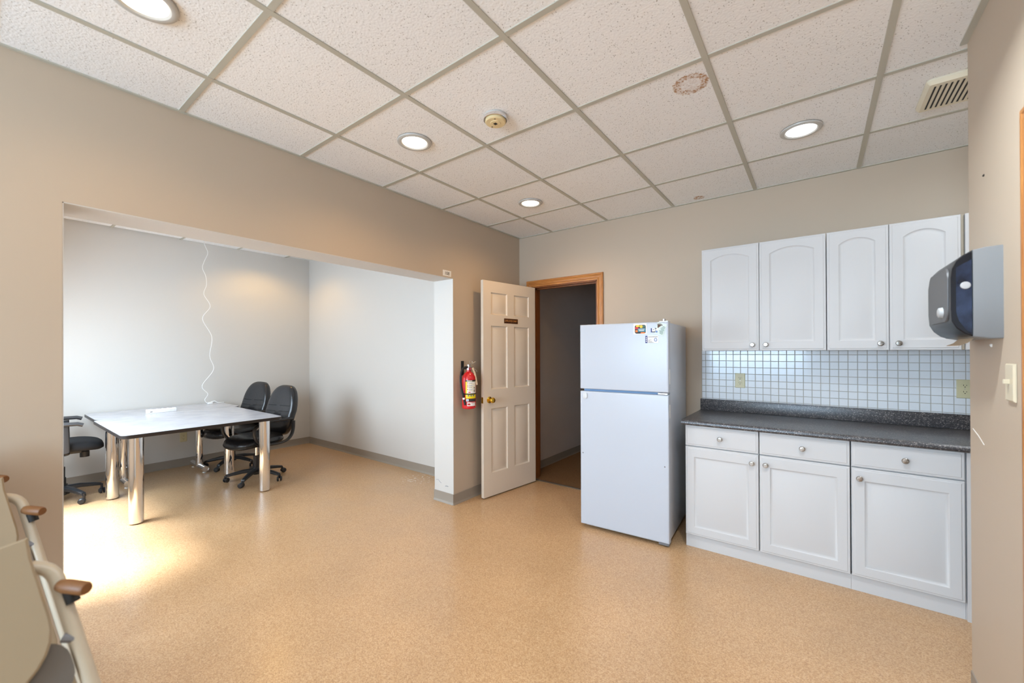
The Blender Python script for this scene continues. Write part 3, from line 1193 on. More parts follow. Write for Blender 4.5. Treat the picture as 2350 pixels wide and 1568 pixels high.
lower = fridge_door(0.030, 1.074)
upper = fridge_door(1.092, 1.594)
lower['label'] = 'tall lower fridge door'
upper['label'] = 'short freezer door'
box('gasket', M['gasket'], 0.02, FW - 0.015, 0.040, 0.066, 1.070, 1.096, parent=fr)
b = B()
b.box(FW - 0.075, FW - 0.006, 0.004, 0.06, 1.0765, 1.0895, 0.002, 1)
b.build('hinge', M['alu'], fr)
b = B()
b.box(FW - 0.065, FW - 0.004, 0.012, 0.085, 1.5935, 1.600, 0.002, 1)
b.cyl((FW - 0.035, 0.03, 1.598), (FW - 0.035, 0.03, 1.614), 0.012, n=14)
b.build('hinge', M['alu'], fr)
b = B()
b.loops([(rounded(0.027, 0.060, 1.015, 1.062, 0.012), 0.001), (rounded(0.027, 0.060, 1.015, 1.062, 0.012), -0.008), (rounded(0.031, 0.056, 1.019, 1.058, 0.010), -0.010)], lambda a, c, d: (a, d, c), close_first=True)
b.build('badge', mat('pale_badge', (206, 208, 210), 0.35), lower)
for (a, z) in ((0.022, 0.588), (0.640, 0.570)):
    B().lathe([(0.005, 0), (0.0035, 0.002), (0, 0.0022)], (a, 0.0, z), (0, -1, 0), 12).build('screw_cap', M['greyink'], lower)
for z0, z1, dr in ((1.15, 1.255, upper), (0.91, 1.005, lower)):
    b = B()
    b.box(FW - 0.001, FW + 0.0015, 0.026, 0.050, z0, z1, 0.001, 1)
    b.build('edge_plug', M['white'], dr)
    b = B()
    b.box(-0.0015, 0.001, 0.020, 0.045, z0, z1, 0.001, 1)
    b.build('edge_plug', M['white'], dr)
for a in (0.07, FW - 0.05):
    for y in (0.10, 0.60):
        B().lathe([(0.018, 0), (0.02, 0.006), (0.012, 0.012), (0.012, 0.04)], (a, y, 0.0), (0, 0, 1), 14).build('foot', M['greyink'], fr)
b = B()
b.box(0.03, FW - 0.02, 0.035, 0.07, 0.014, 0.030, 0.004, 1)
b.build('kick_grille', M['white'], fr)
b = B()
b.box(FW - 0.075, FW - 0.004, 0.012, 0.07, 0.010, 0.029, 0.003, 1)
b.build('hinge', M['greyink'], fr)

# magnets on the freezer door: local x along the front, z up, y = -0.001
FR = Matrix.Translation((1.133, -0.757, 0)) @ Matrix.Rotation(fa, 4, 'Z')


def magnet(name, label, x, z, w, h, m, tilt=0.0, cat='magnet'):
    t = empty(name, label, cat)
    t.matrix_world = FR @ Matrix.Translation((x, -0.0004, z)) @ Matrix.Rotation(tilt, 4, 'Y')
    b = B()
    o = rounded(-w / 2, w / 2, -h / 2, h / 2, 0.003, 3)
    b.loops([(o, 0.0), (o, -0.0016)], lambda a, c, d: (a, d, c), close_first=True)
    b.build('card', m, t)
    return t


def print_rects(parent, rects):
    by = {}
    for (x0, x1, z0, z1, m) in rects:
        by.setdefault(m, []).append((x0, x1, z0, z1))
    for m, rs in by.items():
        b = B()
        for (x0, x1, z0, z1) in rs:
            b.box(x0, x1, -0.0021, -0.0016, z0, z1)
        b.build('print', M[m], parent)


def print_blob(parent, pts, m, y=-0.0024):
    b = B()
    b.loops([(pts, -0.0016), (pts, y)], lambda a, c, d: (a, d, c), close_first=True)
    b.build('print', M[m], parent)


mg = magnet('fridge_magnet', 'colourful picture card with a teal caption on the freezer door', 0.473, 1.548, 0.096, 0.078, M['paper'])
print_blob(mg, rounded(-0.038, 0.040, -0.034, 0.028, 0.012), 'ink', -0.0020)
print_blob(mg, rounded(-0.018, 0.040, -0.022, 0.004, 0.006), 'teal', -0.0026)
print_blob(mg, rounded(-0.036, -0.012, -0.002, 0.014, 0.006), 'redp', -0.0027)
print_blob(mg, rounded(-0.030, -0.004, 0.014, 0.028, 0.005), 'yel', -0.0026)
print_blob(mg, rounded(-0.002, 0.018, 0.006, 0.026, 0.006), 'yel', -0.0025)
print_blob(mg, rounded(0.020, 0.036, 0.008, 0.024, 0.005), 'green', -0.0025)
print_blob(mg, rounded(-0.034, -0.016, -0.024, -0.008, 0.006), 'orange', -0.0026)
print_blob(mg, rounded(0.004, 0.034, -0.034, -0.024, 0.004), 'orange', -0.0025)
b = B()
for k in range(3):
    b.box(-0.012 + k * 0.002, 0.034 - k * 0.003, -0.003, -0.0026, -0.003 - k * 0.0065, -0.0005 - k * 0.0065)
b.build('caption', M['paper'], mg)
mg = magnet('fridge_magnet', 'small black and white card beside the tilted pale green card', 0.573, 1.535, 0.048, 0.030, M['paper'])
print_rects(mg, [(-0.024, -0.016, -0.015, 0.015, 'navy'), (-0.016, 0.006, -0.015, -0.009, 'ink'), (0.004, 0.020, 0.010, 0.015, 'ink'), (-0.008, -0.002, 0.002, 0.008, 'greyink')])
mg = magnet('fridge_magnet', 'tilted pale green card with flowers and green text on the freezer door', 0.616, 1.542, 0.066, 0.086, M['seafoam'], 0.30)
print_blob(mg, rounded(-0.028, -0.014, -0.036, 0.006, 0.005), 'paper')
print_blob(mg, rounded(-0.0275, -0.0145, -0.032, -0.018, 0.003), 'blueprint', -0.0028)
b = B()
for k in range(9):
    a = -1.1 + k * 0.27
    b.tube([(-0.020, -0.0024, 0.002), (-0.016 + 0.012 * math.sin(a), -0.0024, 0.018 + 0.010 * math.cos(a)), (-0.012 + 0.022 * math.sin(a), -0.0024, 0.020 + 0.018 * math.cos(a))], 0.0014, 5)
b.build('flowers', mat('brown_print', (110, 84, 70), 0.6), mg)
b = B()
for k, (a0, a1) in enumerate(((0.010, 0.028), (0.004, 0.028), (0.000, 0.026), (0.004, 0.028), (-0.004, 0.024), (0.000, 0.026), (0.004, 0.024))):
    z = 0.020 - k * 0.0085
    b.box(a0, a1, -0.0023, -0.0016, z - 0.0016, z + 0.0016)
b.build('text_lines', M['green'], mg)
mg = magnet('business_card', 'white business card with a navy stripe held on the freezer door', 0.556, 1.470, 0.092, 0.052, M['paper'], 0.0, 'card')
print_rects(mg, [(-0.046, -0.031, -0.026, 0.026, 'navy'), (-0.027, 0.040, 0.016, 0.0195, 'greyink')] + [(-0.026, -0.026 + w, -0.004 - k * 0.005, -0.0022 - k * 0.005, 'greyink') for k, w in enumerate((0.024, 0.012, 0.026, 0.030, 0.038))])
b = B()
b.tube([(0.026 + 0.0085 * math.cos(2 * PI * k / 20), -0.0018, -0.003 + 0.0115 * math.sin(2 * PI * k / 20)) for k in range(20)], 0.0022, 6, closed=True)
b.build('seal', M['blueprint'], mg)
b = B()
for k in range(3):
    b.box(-0.041, -0.036, -0.0024, -0.0021, -0.018 + k * 0.013, -0.008 + k * 0.013)
b.build('stripe_lettering', M['paper'], mg)

# ------------------------------------------------------------------ fire extinguisher
fe = empty('fire_extinguisher', 'red fire extinguisher hung on the left wall beside the open door', 'fire extinguisher', (0.085, -0.915, 0.868))
B().lathe([(0.0, 0.004), (0.056, 0.0), (0.0635, 0.008), (0.0635, 0.262), (0.060, 0.290), (0.048, 0.314), (0.030, 0.330), (0.021, 0.336), (0.021, 0.352), (0.0, 0.352)], n=36, cap=False).build('cylinder', M['red'], fe)
vh = B()
vh.lathe([(0.019, 0.350), (0.022, 0.352), (0.022, 0.372), (0.016, 0.378), (0.016, 0.400), (0, 0.402)], n=20)
hv = vh.build('valve', M['alu'], fe)
# label facing along -y/+x so it shows toward the room; arcs on the cylinder
LA = math.radians(-38)     # centre azimuth of the label


def arc(name, a0, a1, z0, z1, r, m, parent, n=14):
    b = B()
    A = [LA + math.radians(a0 + (a1 - a0) * k / n) for k in range(n + 1)]
    v0 = [b.bm.verts.new((r * math.cos(a), r * math.sin(a), z0)) for a in A]
    v1 = [b.bm.verts.new((r * math.cos(a), r * math.sin(a), z1)) for a in A]
    v2 = [b.bm.verts.new(((r - 0.0006) * math.cos(a), (r - 0.0006) * math.sin(a), z0)) for a in A]
    v3 = [b.bm.verts.new(((r - 0.0006) * math.cos(a), (r - 0.0006) * math.sin(a), z1)) for a in A]
    for k in range(n):
        b.bm.faces.new((v0[k], v0[k + 1], v1[k + 1], v1[k]))
        b.bm.faces.new((v2[k], v3[k], v3[k + 1], v2[k + 1]))
        b.bm.faces.new((v1[k], v1[k + 1], v3[k + 1], v3[k]))
        b.bm.faces.new((v0[k + 1], v0[k], v2[k], v2[k + 1]))
    b.bm.faces.new((v0[0], v1[0], v3[0], v2[0]))
    b.bm.faces.new((v1[n], v0[n], v2[n], v3[n]))
    return b.build(name, m, parent)


lab = arc('label_panel', -38, 60, 0.096, 0.258, 0.0640, M['yellow'], fe)
lab['label'] = 'yellow and white instruction label'
arc('header', -38, 60, 0.248, 0.262, 0.0645, M['blackink'], lab)
arc('header_lettering', -26, 18, 0.252, 0.258, 0.0647, M['paper'], lab)
arc('instructions', -24, 58, 0.142, 0.247, 0.0644, M['paper'], lab)
for k, z in enumerate((0.236, 0.216, 0.200, 0.178)):
    arc('number_dot', -23, -15, z - 0.003, z + 0.004, 0.0647, M['redp'], lab, 4)
    arc('text_line', -10, 22, z, z + 0.002, 0.0647, M['greyink'], lab, 6)
    arc('text_line', -10, 18, z - 0.006, z - 0.004, 0.0647, M['greyink'], lab, 6)
    arc('rule', -22, 50, z - 0.011, z - 0.009, 0.0646, M['yellow'], lab, 8)
for z0, z1 in ((0.184, 0.198), (0.152, 0.176)):
    arc('pictogram', 34, 42, z0, z1, 0.0647, M['ink'], lab, 4)
arc('pictogram', -14, 4, 0.148, 0.156, 0.0647, M['redp'], lab, 4)
for k in range(3):
    arc('class_letter', -20 + k * 22, -6 + k * 22, 0.116, 0.128, 0.0645, M['greyink'], lab, 4)
arc('maker_band', -34, 60, 0.068, 0.094, 0.0640, M['ink'], fe)
arc('emblem', -32, -12, 0.071, 0.091, 0.0645, M['paper'], fe, 6)
arc('emblem_mark', -27, -17, 0.075, 0.086, 0.0647, M['blueprint'], fe, 5)
tg = arc('sticker', -24, 50, 0.028, 0.062, 0.0640, M['paper'], fe)
arc('sticker_print', -20, 2, 0.036, 0.052, 0.0645, M['redp'], tg, 5)
arc('sticker_print', 10, 44, 0.054, 0.058, 0.0645, M['redp'], tg, 5)
b = B()
b.tube([(0.0655 * math.cos(2 * PI * k / 32), 0.0655 * math.sin(2 * PI * k / 32), 0.136) for k in range(32)], 0.004, 8, closed=True, flat=(0.0012, 0.005, (0, 0, 1)))
b.build('strap', M['rubber'], fe)
# hose on the -y side, curving down
b = B()
hose = [(0.0, -0.016, 0.376), (-0.008, -0.040, 0.376), (-0.012, -0.066, 0.364), (-0.012, -0.086, 0.335), (-0.012, -0.096, 0.295), (-0.010, -0.098, 0.250), (-0.006, -0.090, 0.190), (0.0, -0.080, 0.140), (0.004, -0.074, 0.100)]
b.tube(hose, 0.0095, 12)
b.build('hose', M['rubber'], fe)
b = B()
b.tube([(0.004, -0.074, 0.104), (0.006, -0.072, 0.088)], 0.011, 12)
b.build('hose_ferrule', M['white'], fe)
b = B()
b.tube([(0.006, -0.072, 0.088), (0.014, -0.064, 0.038)], [0.009, 0.0115], 12)
b.build('nozzle', M['rubber'], fe)
# handles point towards +y / out from the wall
b = B()
b.tube([(0.0, -0.012, 0.392), (0.004, 0.012, 0.398), (0.010, 0.040, 0.414), (0.016, 0.072, 0.426)], 0.008, 10, flat=(0.009, 0.0045, (0, 0, 1)))
b.build('lever', M['alu'], fe)
b = B()
b.tube([(0.0, 0.004, 0.378), (0.008, 0.034, 0.372), (0.016, 0.066, 0.352), (0.020, 0.084, 0.334)], 0.008, 10, flat=(0.009, 0.0045, (0, 0, 1)))
b.build('carry_handle', M['alu'], fe)
b = B()
b.tube([(0.018 + 0.002 * math.cos(2 * PI * k / 18), 0.010 + 0.014 * math.cos(2 * PI * k / 18), 0.424 + 0.016 * math.sin(2 * PI * k / 18)) for k in range(18)], 0.0014, 6, closed=True)
b.build('pull_pin', M['alu'], fe)
b = B()
b.lathe([(0.013, 0), (0.014, 0.006), (0.012, 0.010), (0, 0.011)], (0.018, -0.006, 0.362), (0.8, -0.6, 0), 18)
b.build('gauge', mat('gauge_red', (150, 60, 70), 0.3), fe)
b = B()
b.tube([(0.034, 0.014, 0.372), (0.050, 0.024, 0.320), (0.062, 0.034, 0.240), (0.0655, 0.036, 0.215)], 0.01, 8, flat=(0.0085, 0.0008, (0.8, -0.5, 0.2)))
b.build('inspection_tag', M['towel'], fe)
b = B()
b.box(-0.084, -0.078, -0.018, 0.018, 0.30, 0.432, 0.002, 1)
b.box(-0.080, -0.018, -0.012, 0.012, 0.356, 0.364, 0.002, 1)
b.build('wall_bracket', M['rubber'], fe)

# room number sticker above the opening
st = empty('number_sticker', 'white room number sticker reading 108 above the opening corner', 'sticker', (0.0006, -1.104, 2.085), PI / 2)
b = B()
b.box(-0.051, 0.051, -0.0008, 0.0, -0.026, 0.026)
b.build('paper_label', M['paper'], st)
for ch, x in (('1', -0.020), ('0', 0.0), ('8', 0.020)):
    text_mesh('digit', ch, 0.040, M['ink'], st, Matrix.Translation((x, -0.0011, -0.002)) @ Matrix.Rotation(PI / 2, 4, 'X'))

# ------------------------------------------------------------------ paper towel dispenser on the right wall
td = empty('towel_dispenser', 'grey and smoked black paper towel dispenser on the right wall', 'dispenser', (RX, -1.42, 1.58))
# local: x out of the wall is -x ; y along ; z up. Profile in (out, z)
prof_base = [(0.0, 0.158), (0.0, -0.154), (0.030, -0.154), (0.069, -0.146), (0.069, 0.150), (0.040, 0.156)]
prof_cov = [(0.069, 0.150), (0.069, -0.146), (0.086, -0.138), (0.106, -0.118), (0.118, -0.092), (0.121, -0.05), (0.121, 0.060), (0.117, 0.092), (0.106, 0.118), (0.090, 0.136)]


def extr(b, prof, y0, y1, rnd=0.012):
    n = len(prof)
    rows = []
    c = Vector((sum(p[0] for p in prof) / n, sum(p[1] for p in prof) / n))
    for (y, s) in ((y0, 1 - rnd * 6), (y0 + rnd * 0.4, 1 - rnd * 1.5), (y0 + rnd, 1.0), (y1 - rnd, 1.0), (y1 - rnd * 0.4, 1 - rnd * 1.5), (y1, 1 - rnd * 6)):
        rows.append([b.bm.verts.new((-(c.x + (p[0] - c.x) * (s if p[0] > 0.0 else 1)), y, c.y + (p[1] - c.y) * s)) for p in prof])
    for A, C in zip(rows, rows[1:]):
        for k in range(n):
            b.bm.faces.new((A[k], A[(k + 1) % n], C[(k + 1) % n], C[k]))
    b.bm.faces.new(rows[0][::-1])
    b.bm.faces.new(rows[-1])
    return b


extr(B(), prof_base, -0.180, 0.180, 0.006).build('back_shell', M['disp'], td)
cv = extr(B(), prof_cov, -0.178, 0.178, 0.006).build('cover', M['dispblack'], td)
# smoked side window with lock
b = B()
wp = [(0.071, 0.118), (0.071, -0.140), (0.086, -0.122), (0.102, -0.090), (0.108, -0.060), (0.108, 0.094)]
b.loops([([(-p[0], p[1]) for p in wp], -0.1775), ([(-p[0], p[1]) for p in wp], -0.1805)], lambda a, c, d: (a, d, c), close_first=True)
b.build('side_window', M['dispwin'], cv)
B().lathe([(0.013, 0), (0.012, 0.003), (0.007, 0.004), (0, 0.003)], (-0.086, -0.1800, 0.030), (0, -1, 0), 22).build('lock', M['palegrey'], cv)
# grey front plate and push button
b = B()
fpz = rounded(-0.150, 0.150, -0.092, 0.104, 0.05, 6)
b.loops([([(y, z) for y, z in fpz], -0.118), ([(y, z) for y, z in inset(fpz, 0.002)], -0.1235)], lambda a, c, d: (d, a, c), close_first=True)
b.build('front_plate', M['dispfront'], cv)
B().lathe([(0.020, 0), (0.018, 0.010), (0.012, 0.013), (0, 0.014)], (-0.1235, -0.075, -0.055), (-1, 0, 0), 22).build('knob', M['palegrey'], cv)
b = B()
pts = [(-0.050, 0.0, -0.150), (-0.064, 0.0, -0.166), (-0.084, 0.0, -0.176)]
b.tube(pts, 0.01, 8, flat=(0.100, 0.0012, (1, 0, 0.3)))
b.build('paper_towel', M['towel'], td)

# ------------------------------------------------------------------ side room tables


def tabletop(w, d, z0, z1, name_parent):
    b = B()
    o = rounded(-w / 2, w / 2, -d / 2, d / 2, 0.06, 6)
    b.loops([(inset(o, 0.002), z0), (o, z0 + 0.003), (o, z1 - 0.004), (inset(o, 0.002), z1 - 0.0015)], lambda a, c, e: (a, c, e), close_first=True)
    top = b.build('edge_band', M['edge'], name_parent)
    b = B()
    b.loops([(inset(o, 0.0025), z1 - 0.004), (inset(o, 0.0025), z1 - 0.001), (inset(o, 0.004), z1)], lambda a, c, e: (a, c, e), close_first=True)
    b.build('tabletop', M['lam'], name_parent)


TZ = 0.745
t1 = empty('post_leg_table', 'grey marbled table on four thick chrome post legs, nearer the kitchen', 'table', (-2.265, -2.360, 0))
tabletop(1.225, 1.190, TZ - 0.030, TZ, t1)
for (x, y) in ((0.460, -0.480), (0.460, 0.480), (-0.470, -0.480), (-0.470, 0.480)):
    lg = B().lathe([(0.046, 0.008), (0.048, 0.010), (0.048, TZ - 0.031)], (x, y, 0), (0, 0, 1), 32).build('leg', M['chrome'], t1)
    B().lathe([(0.022, 0), (0.022, 0.009)], (x, y, 0), (0, 0, 1), 16).build('glide', M['rubber'], lg)
t2 = empty('t_leg_table', 'grey marbled table on chrome T legs pushed against the far wall', 'table', (-3.220, -2.325, 0))
tabletop(0.670, 1.220, TZ - 0.030, TZ, t2)
for y in (-0.36, 0.30):
    lg = B().lathe([(0.036, 0.05), (0.036, TZ - 0.031)], (0, y, 0), (0, 0, 1), 28).build('leg', M['chrome'], t2)
    b = B()
    b.tube([(-0.24, y, 0.045), (0.22, y, 0.045)], 0.033, 20)
    b.build('foot', M['chrome'], t2)
    for x in (-0.2, 0.18):
        B().lathe([(0.02, 0.0), (0.02, 0.006), (0.008, 0.008), (0.008, 0.016)], (x, y, 0), (0, 0, 1), 14).build('glide', M['white'], lg)

# power bar on the tables' seam
pb = empty('power_bar', 'white power bar lying on the table seam', 'power bar', (-3.02, -2.415, TZ))
B().box(-0.022, 0.022, -0.125, 0.125, 0.0, 0.042, 0.005, 2).build('housing', mat('white_bar_plastic', (240, 240, 240), 0.35), pb)
b = B()
b.box(0.0215, 0.0225, -0.100, 0.115, 0.020, 0.021)
b.build('seam_line', M['greyink'], pb)
b = B()
b.box(0.0215, 0.0226, -0.098, -0.078, 0.012, 0.018)
b.build('marking', M['ink'], pb)
for k in range(4):
    b = B()
    y = -0.06 + k * 0.045
    b.box(-0.010, 0.010, y - 0.014, y + 0.014, 0.0418, 0.0424)
    b.build('socket', M['greyink'], pb)

# loose white cable from the ceiling down to a plug on the table


def cam_pt(u, v, x):
    """where the sight line of a photo pixel meets the vertical plane at x (used once to lay out the cable)"""
    d = fw + rt * ((u - 1175) / F_PX) - up * ((v - 784 - 18.99) / F_PX)
    return CAM + d * ((x - CAM.x) / d.x)


CX_ = -3.40
pix = [(465.5, 550.8), (471.5, 566.6), (476.8, 581.5), (468.5, 600.8), (464.9, 615.7), (472, 633.6), (473.9, 654.5), (467.9, 675.3), (482.5, 703.6), (464.9, 731.9), (486.3, 773.6), (481.3, 816.8), (490.3, 848), (464, 885.3), (477, 904), (470, 918), (477, 926.5)]
raw = [cam_pt(u, v, CX_) for u, v in pix]
raw[0].z = NZ
raw[-1].z = TZ + 0.006


def spline(pts, k=6):
    out = []
    for i in range(len(pts) - 1):
        p0, p1, p2, p3 = pts[max(i - 1, 0)], pts[i], pts[i + 1], pts[min(i + 2, len(pts) - 1)]
        for j in range(k):
            t = j / k
            out.append(0.5 * ((2 * p1) + (p2 - p0) * t + (2 * p0 - 5 * p1 + 4 * p2 - p3) * t * t + (3 * p1 - p0 - 3 * p2 + p3) * t ** 3))
    out.append(pts[-1])
    return out


cable = empty('cable', 'thin white wavy cable hanging from the ceiling onto the table', 'cable', (0, 0, 0))
B().tube(spline(raw), 0.0034, 8).build('cord', M['white'], cable)
e = raw[-1]
b = B()
b.box(e.x - 0.014, e.x + 0.014, e.y - 0.004, e.y + 0.050, TZ + 0.001, TZ + 0.026, 0.005, 2)
pl = b.build('plug', M['white'], cable)
b = B()
b.box(e.x - 0.010, e.x - 0.007, e.y + 0.048, e.y + 0.072, TZ + 0.012, TZ + 0.018)
b.box(e.x + 0.007, e.x + 0.010, e.y + 0.048, e.y + 0.072, TZ + 0.012, TZ + 0.018)
b.build('prong', M['alu'], pl)
b = B()
b.tube([(e.x, e.y + 0.03, TZ + 0.026), (e.x + 0.004, e.y + 0.07, TZ + 0.036), (e.x + 0.01, e.y + 0.10, TZ + 0.012), (e.x, e.y + 0.17, TZ + 0.008)], 0.005, 8)
b.build('cable_tail', M['white'], cable)

# ------------------------------------------------------------------ office chairs


def star_base(t, R, a0, m, caster_m, hub_h=0.10):
    b = B()
    b.lathe([(0.036, 0.060), (0.044, 0.070), (0.044, hub_h + 0.01), (0.034, hub_h + 0.03), (0.030, hub_h + 0.035)], n=24)
    b.build('hub', m, t)
    for k in range(5):
        a = a0 + 2 * PI * k / 5
        c, s = math.cos(a), math.sin(a)
        pts = [(0.03, hub_h + 0.004), (R * 0.45, hub_h), (R * 0.8, hub_h - 0.018), (R * 0.98, hub_h - 0.030), (R * 1.02, hub_h - 0.045)]
        b = B()
        rows = []
        wd = [0.030, 0.026, 0.021, 0.018, 0.014]
        ht = [0.022, 0.020, 0.016, 0.014, 0.006]
        for (r, z), w2, h2 in zip(pts, wd, ht):
            ring = []
            for kk in range(12):
                an = 2 * PI * kk / 12
                q = w2 * math.copysign(abs(math.cos(an)) ** 0.6, math.cos(an))
                e2 = h2 * math.copysign(abs(math.sin(an)) ** 0.6, math.sin(an))
                ring.append(b.bm.verts.new((r * c - q * s, r * s + q * c, z + e2)))
            rows.append(ring)
        for A, C in zip(rows, rows[1:]):
            for kk in range(12):
                b.bm.faces.new((A[kk], A[(kk + 1) % 12], C[(kk + 1) % 12], C[kk]))
        b.bm.faces.new(rows[0][::-1])
        b.bm.faces.new(rows[-1])
        arm = b.build('base_leg', m, t)
        b = B()
        ca = a + 0.9 + k * 0.7
        px, py = R * c, R * s
        for sd_ in (-1, 1):
            o = Vector((px - 0.014 * math.cos(ca), py - 0.014 * math.sin(ca), 0.027)) + Vector((-math.sin(ca), math.cos(ca), 0)) * (0.006 * sd_)
            b.lathe([(0.020, 0), (0.026, 0.003), (0.026, 0.012), (0.018, 0.019), (0, 0.020)], o, Vector((-math.sin(ca), math.cos(ca), 0)) * sd_, 20)
        b.cyl((px, py, 0.03), (px, py, hub_h - 0.028), 0.010, n=12)
        b.build('caster', caster_m, arm)


def cushion(b, fn_outline, levels):
    """stack of outlines: levels [(inset, z)]"""
    rows = []
    for d, z in levels:
        pts = fn_outline(d)
        rows.append([b.bm.verts.new((p[0], p[1], z + (p[2] if len(p) > 2 else 0))) for p in pts])
    n = len(rows[0])
    for A, C in zip(rows, rows[1:]):
        for k in range(n):
            b.bm.faces.new((A[k], A[(k + 1) % n], C[(k + 1) % n], C[k]))
    b.bm.faces.new(rows[0][::-1])
    b.bm.faces.new(rows[-1])
    return b


def superell(w, d, e=3.2, n=40, cy=0.0, taper=0.0):
    pts = []
    for k in range(n):
        a = 2 * PI * k / n
        ca, sa = math.cos(a), math.sin(a)
        x = w * math.copysign(abs(ca) ** (2 / e), ca)
        y = d * math.copysign(abs(sa) ** (2 / e), sa)
        pts.append((x * (1 + taper * y / d), y + cy))
    return pts


def executive_chair(label, loc, rz, a0):
    t = empty('office_chair', label, 'chair', loc, rz, 'black leather office chairs by the side room tables')
    star_base(t, 0.285, a0, M['plastic'], M['plastic'])
    b = B()
    b.lathe([(0.030, 0.13), (0.030, 0.26), (0.026, 0.262)], n=20)
    b.build('column_cover', M['plastic'], t)
    B().lathe([(0.015, 0.26), (0.015, 0.385)], n=16).build('gas_cylinder', M['chrome'], t)
    b = B()
    b.box(-0.11, 0.11, -0.14, 0.12, 0.378, 0.398, 0.006, 1)
    b.tube([(0.05, 0.02, 0.384), (0.22, 0.05, 0.374)], 0.007, 8)
    b.tube([(0.20, 0.046, 0.375), (0.245, 0.054, 0.372)], 0.016, 10)
    b.build('mechanism', M['plastic'], t)
    # seat: rounded front (+y), waterfall
    b = B()

    def seat(d):
        out = []
        for (x, y) in superell(0.245 - d, 0.255 - d, 2.9, 44, 0.02, 0.06):
            drop = -0.030 * max(0.0, (y - 0.10) / 0.17) ** 2
            out.append((x, y, drop))
        return out
    cushion(b, seat, [(0.035, 0.398), (0.012, 0.402), (0.0, 0.418), (0.0, 0.442), (0.006, 0.462), (0.020, 0.478), (0.045, 0.487), (0.09, 0.490), (0.16, 0.487)])
    se = b.build('seat', M['leather'], t, angle=60)
    b = B()
    b.tube([(x, y, 0.432 + z) for x, y, z in seat(-0.001)], 0.003, 6, closed=True)
    b.build('piping', M['seam'], se)
    # back: shield shape, tilted, slightly curved
    tilt = math.radians(11)
    BK = Matrix.Translation((0, -0.215, 0.445)) @ Matrix.Rotation(tilt, 4, 'X')

    def backpt(x, z, y):
        bow = -0.030 * (1 - (x / 0.245) ** 2) + 0.020 * math.sin(min(1, z / 0.3) * PI)
        return BK @ Vector((x, y + bow, z))

    def outline(d):
        pts = []
        n = 44
        for k in range(n):
            a = 2 * PI * k / n
            ca, sa = math.cos(a), math.sin(a)
            e = 2.5 if sa > 0 else 5
            x = (0.232 - d) * math.copysign(abs(ca) ** (2 / 2.9), ca)
            z = 0.29 + (0.285 - d) * math.copysign(abs(sa) ** (2 / (2.4 if sa > 0 else 4)), sa)
            x *= 1.0 - 0.10 * max(0, (z - 0.30) / 0.28) - 0.04 * max(0, (0.2 - z) / 0.2)
            pts.append((x, z))
        return pts
    b = B()
    rows = []
    for d, y in ((0.06, -0.058), (0.015, -0.052), (0.0, -0.035), (0.0, 0.0), (0.008, 0.016), (0.025, 0.027), (0.055, 0.034), (0.11, 0.038), (0.17, 0.039)):
        rows.append([b.bm.verts.new(backpt(x, z, y)) for x, z in outline(d)])
    n = len(rows[0])
    for A, C in zip(rows, rows[1:]):
        for k in range(n):
            b.bm.faces.new((A[k], A[(k + 1) % n], C[(k + 1) % n], C[k]))
    b.bm.faces.new(rows[0][::-1])
    b.bm.faces.new(rows[-1])
    bk = b.build('backrest', M['leather'], t, angle=60)
    for zz, hw in ((0.335, 0.185), (0.270, 0.19), (0.205, 0.19)):
        b = B()
        b.tube([backpt(hw * s / 8, zz, 0.0385 - 0.008 * abs(s / 8) ** 4) for s in range(-8, 9)], 0.0035, 6)
        b.build('seam', M['seam'], bk)
    # back support bar
    b = B()
    b.tube([(0, -0.10, 0.385), (0, -0.24, 0.395), (0, -0.285, 0.47), (0, -0.30, 0.60)], 0.02, 8, flat=(0.035, 0.010, (0, 1, 0.6)))
    b.build('back_support', M['plastic'], t)
    # loop arms
    for s in (-1, 1):
        x = 0.262 * s
        pts = [(x * 0.96, -0.250, 0.645), (x, -0.12, 0.652), (x * 1.02, 0.02, 0.652), (x * 1.03, 0.12, 0.640), (x * 1.03, 0.180, 0.610), (x * 1.03, 0.195, 0.560), (x * 1.02, 0.180, 0.500), (x * 1.0, 0.13, 0.440), (x, 0.05, 0.412), (x, -0.08, 0.405), (x, -0.17, 0.420), (x, -0.225, 0.470), (x * 0.98, -0.250, 0.540), (x * 0.96, -0.258, 0.620)]
        b = B()
        b.tube(spline([Vector(p) for p in pts], 4), 0.016, 12, flat=(0.015, 0.022, (1, 0, 0)))
        b.build('armrest', M['plastic'], t)
    return t


def face(dx, dy):
    return math.atan2(dy, dx) - PI / 2


executive_chair('black leather office chair nearer the kitchen, at the table end', (-2.270, -1.775, 0), face(0.20, -0.98), 0.88)
executive_chair('black leather office chair against the far wall, behind the first one', (-3.125, -1.715, 0), face(0.22, -0.975), 0.83)


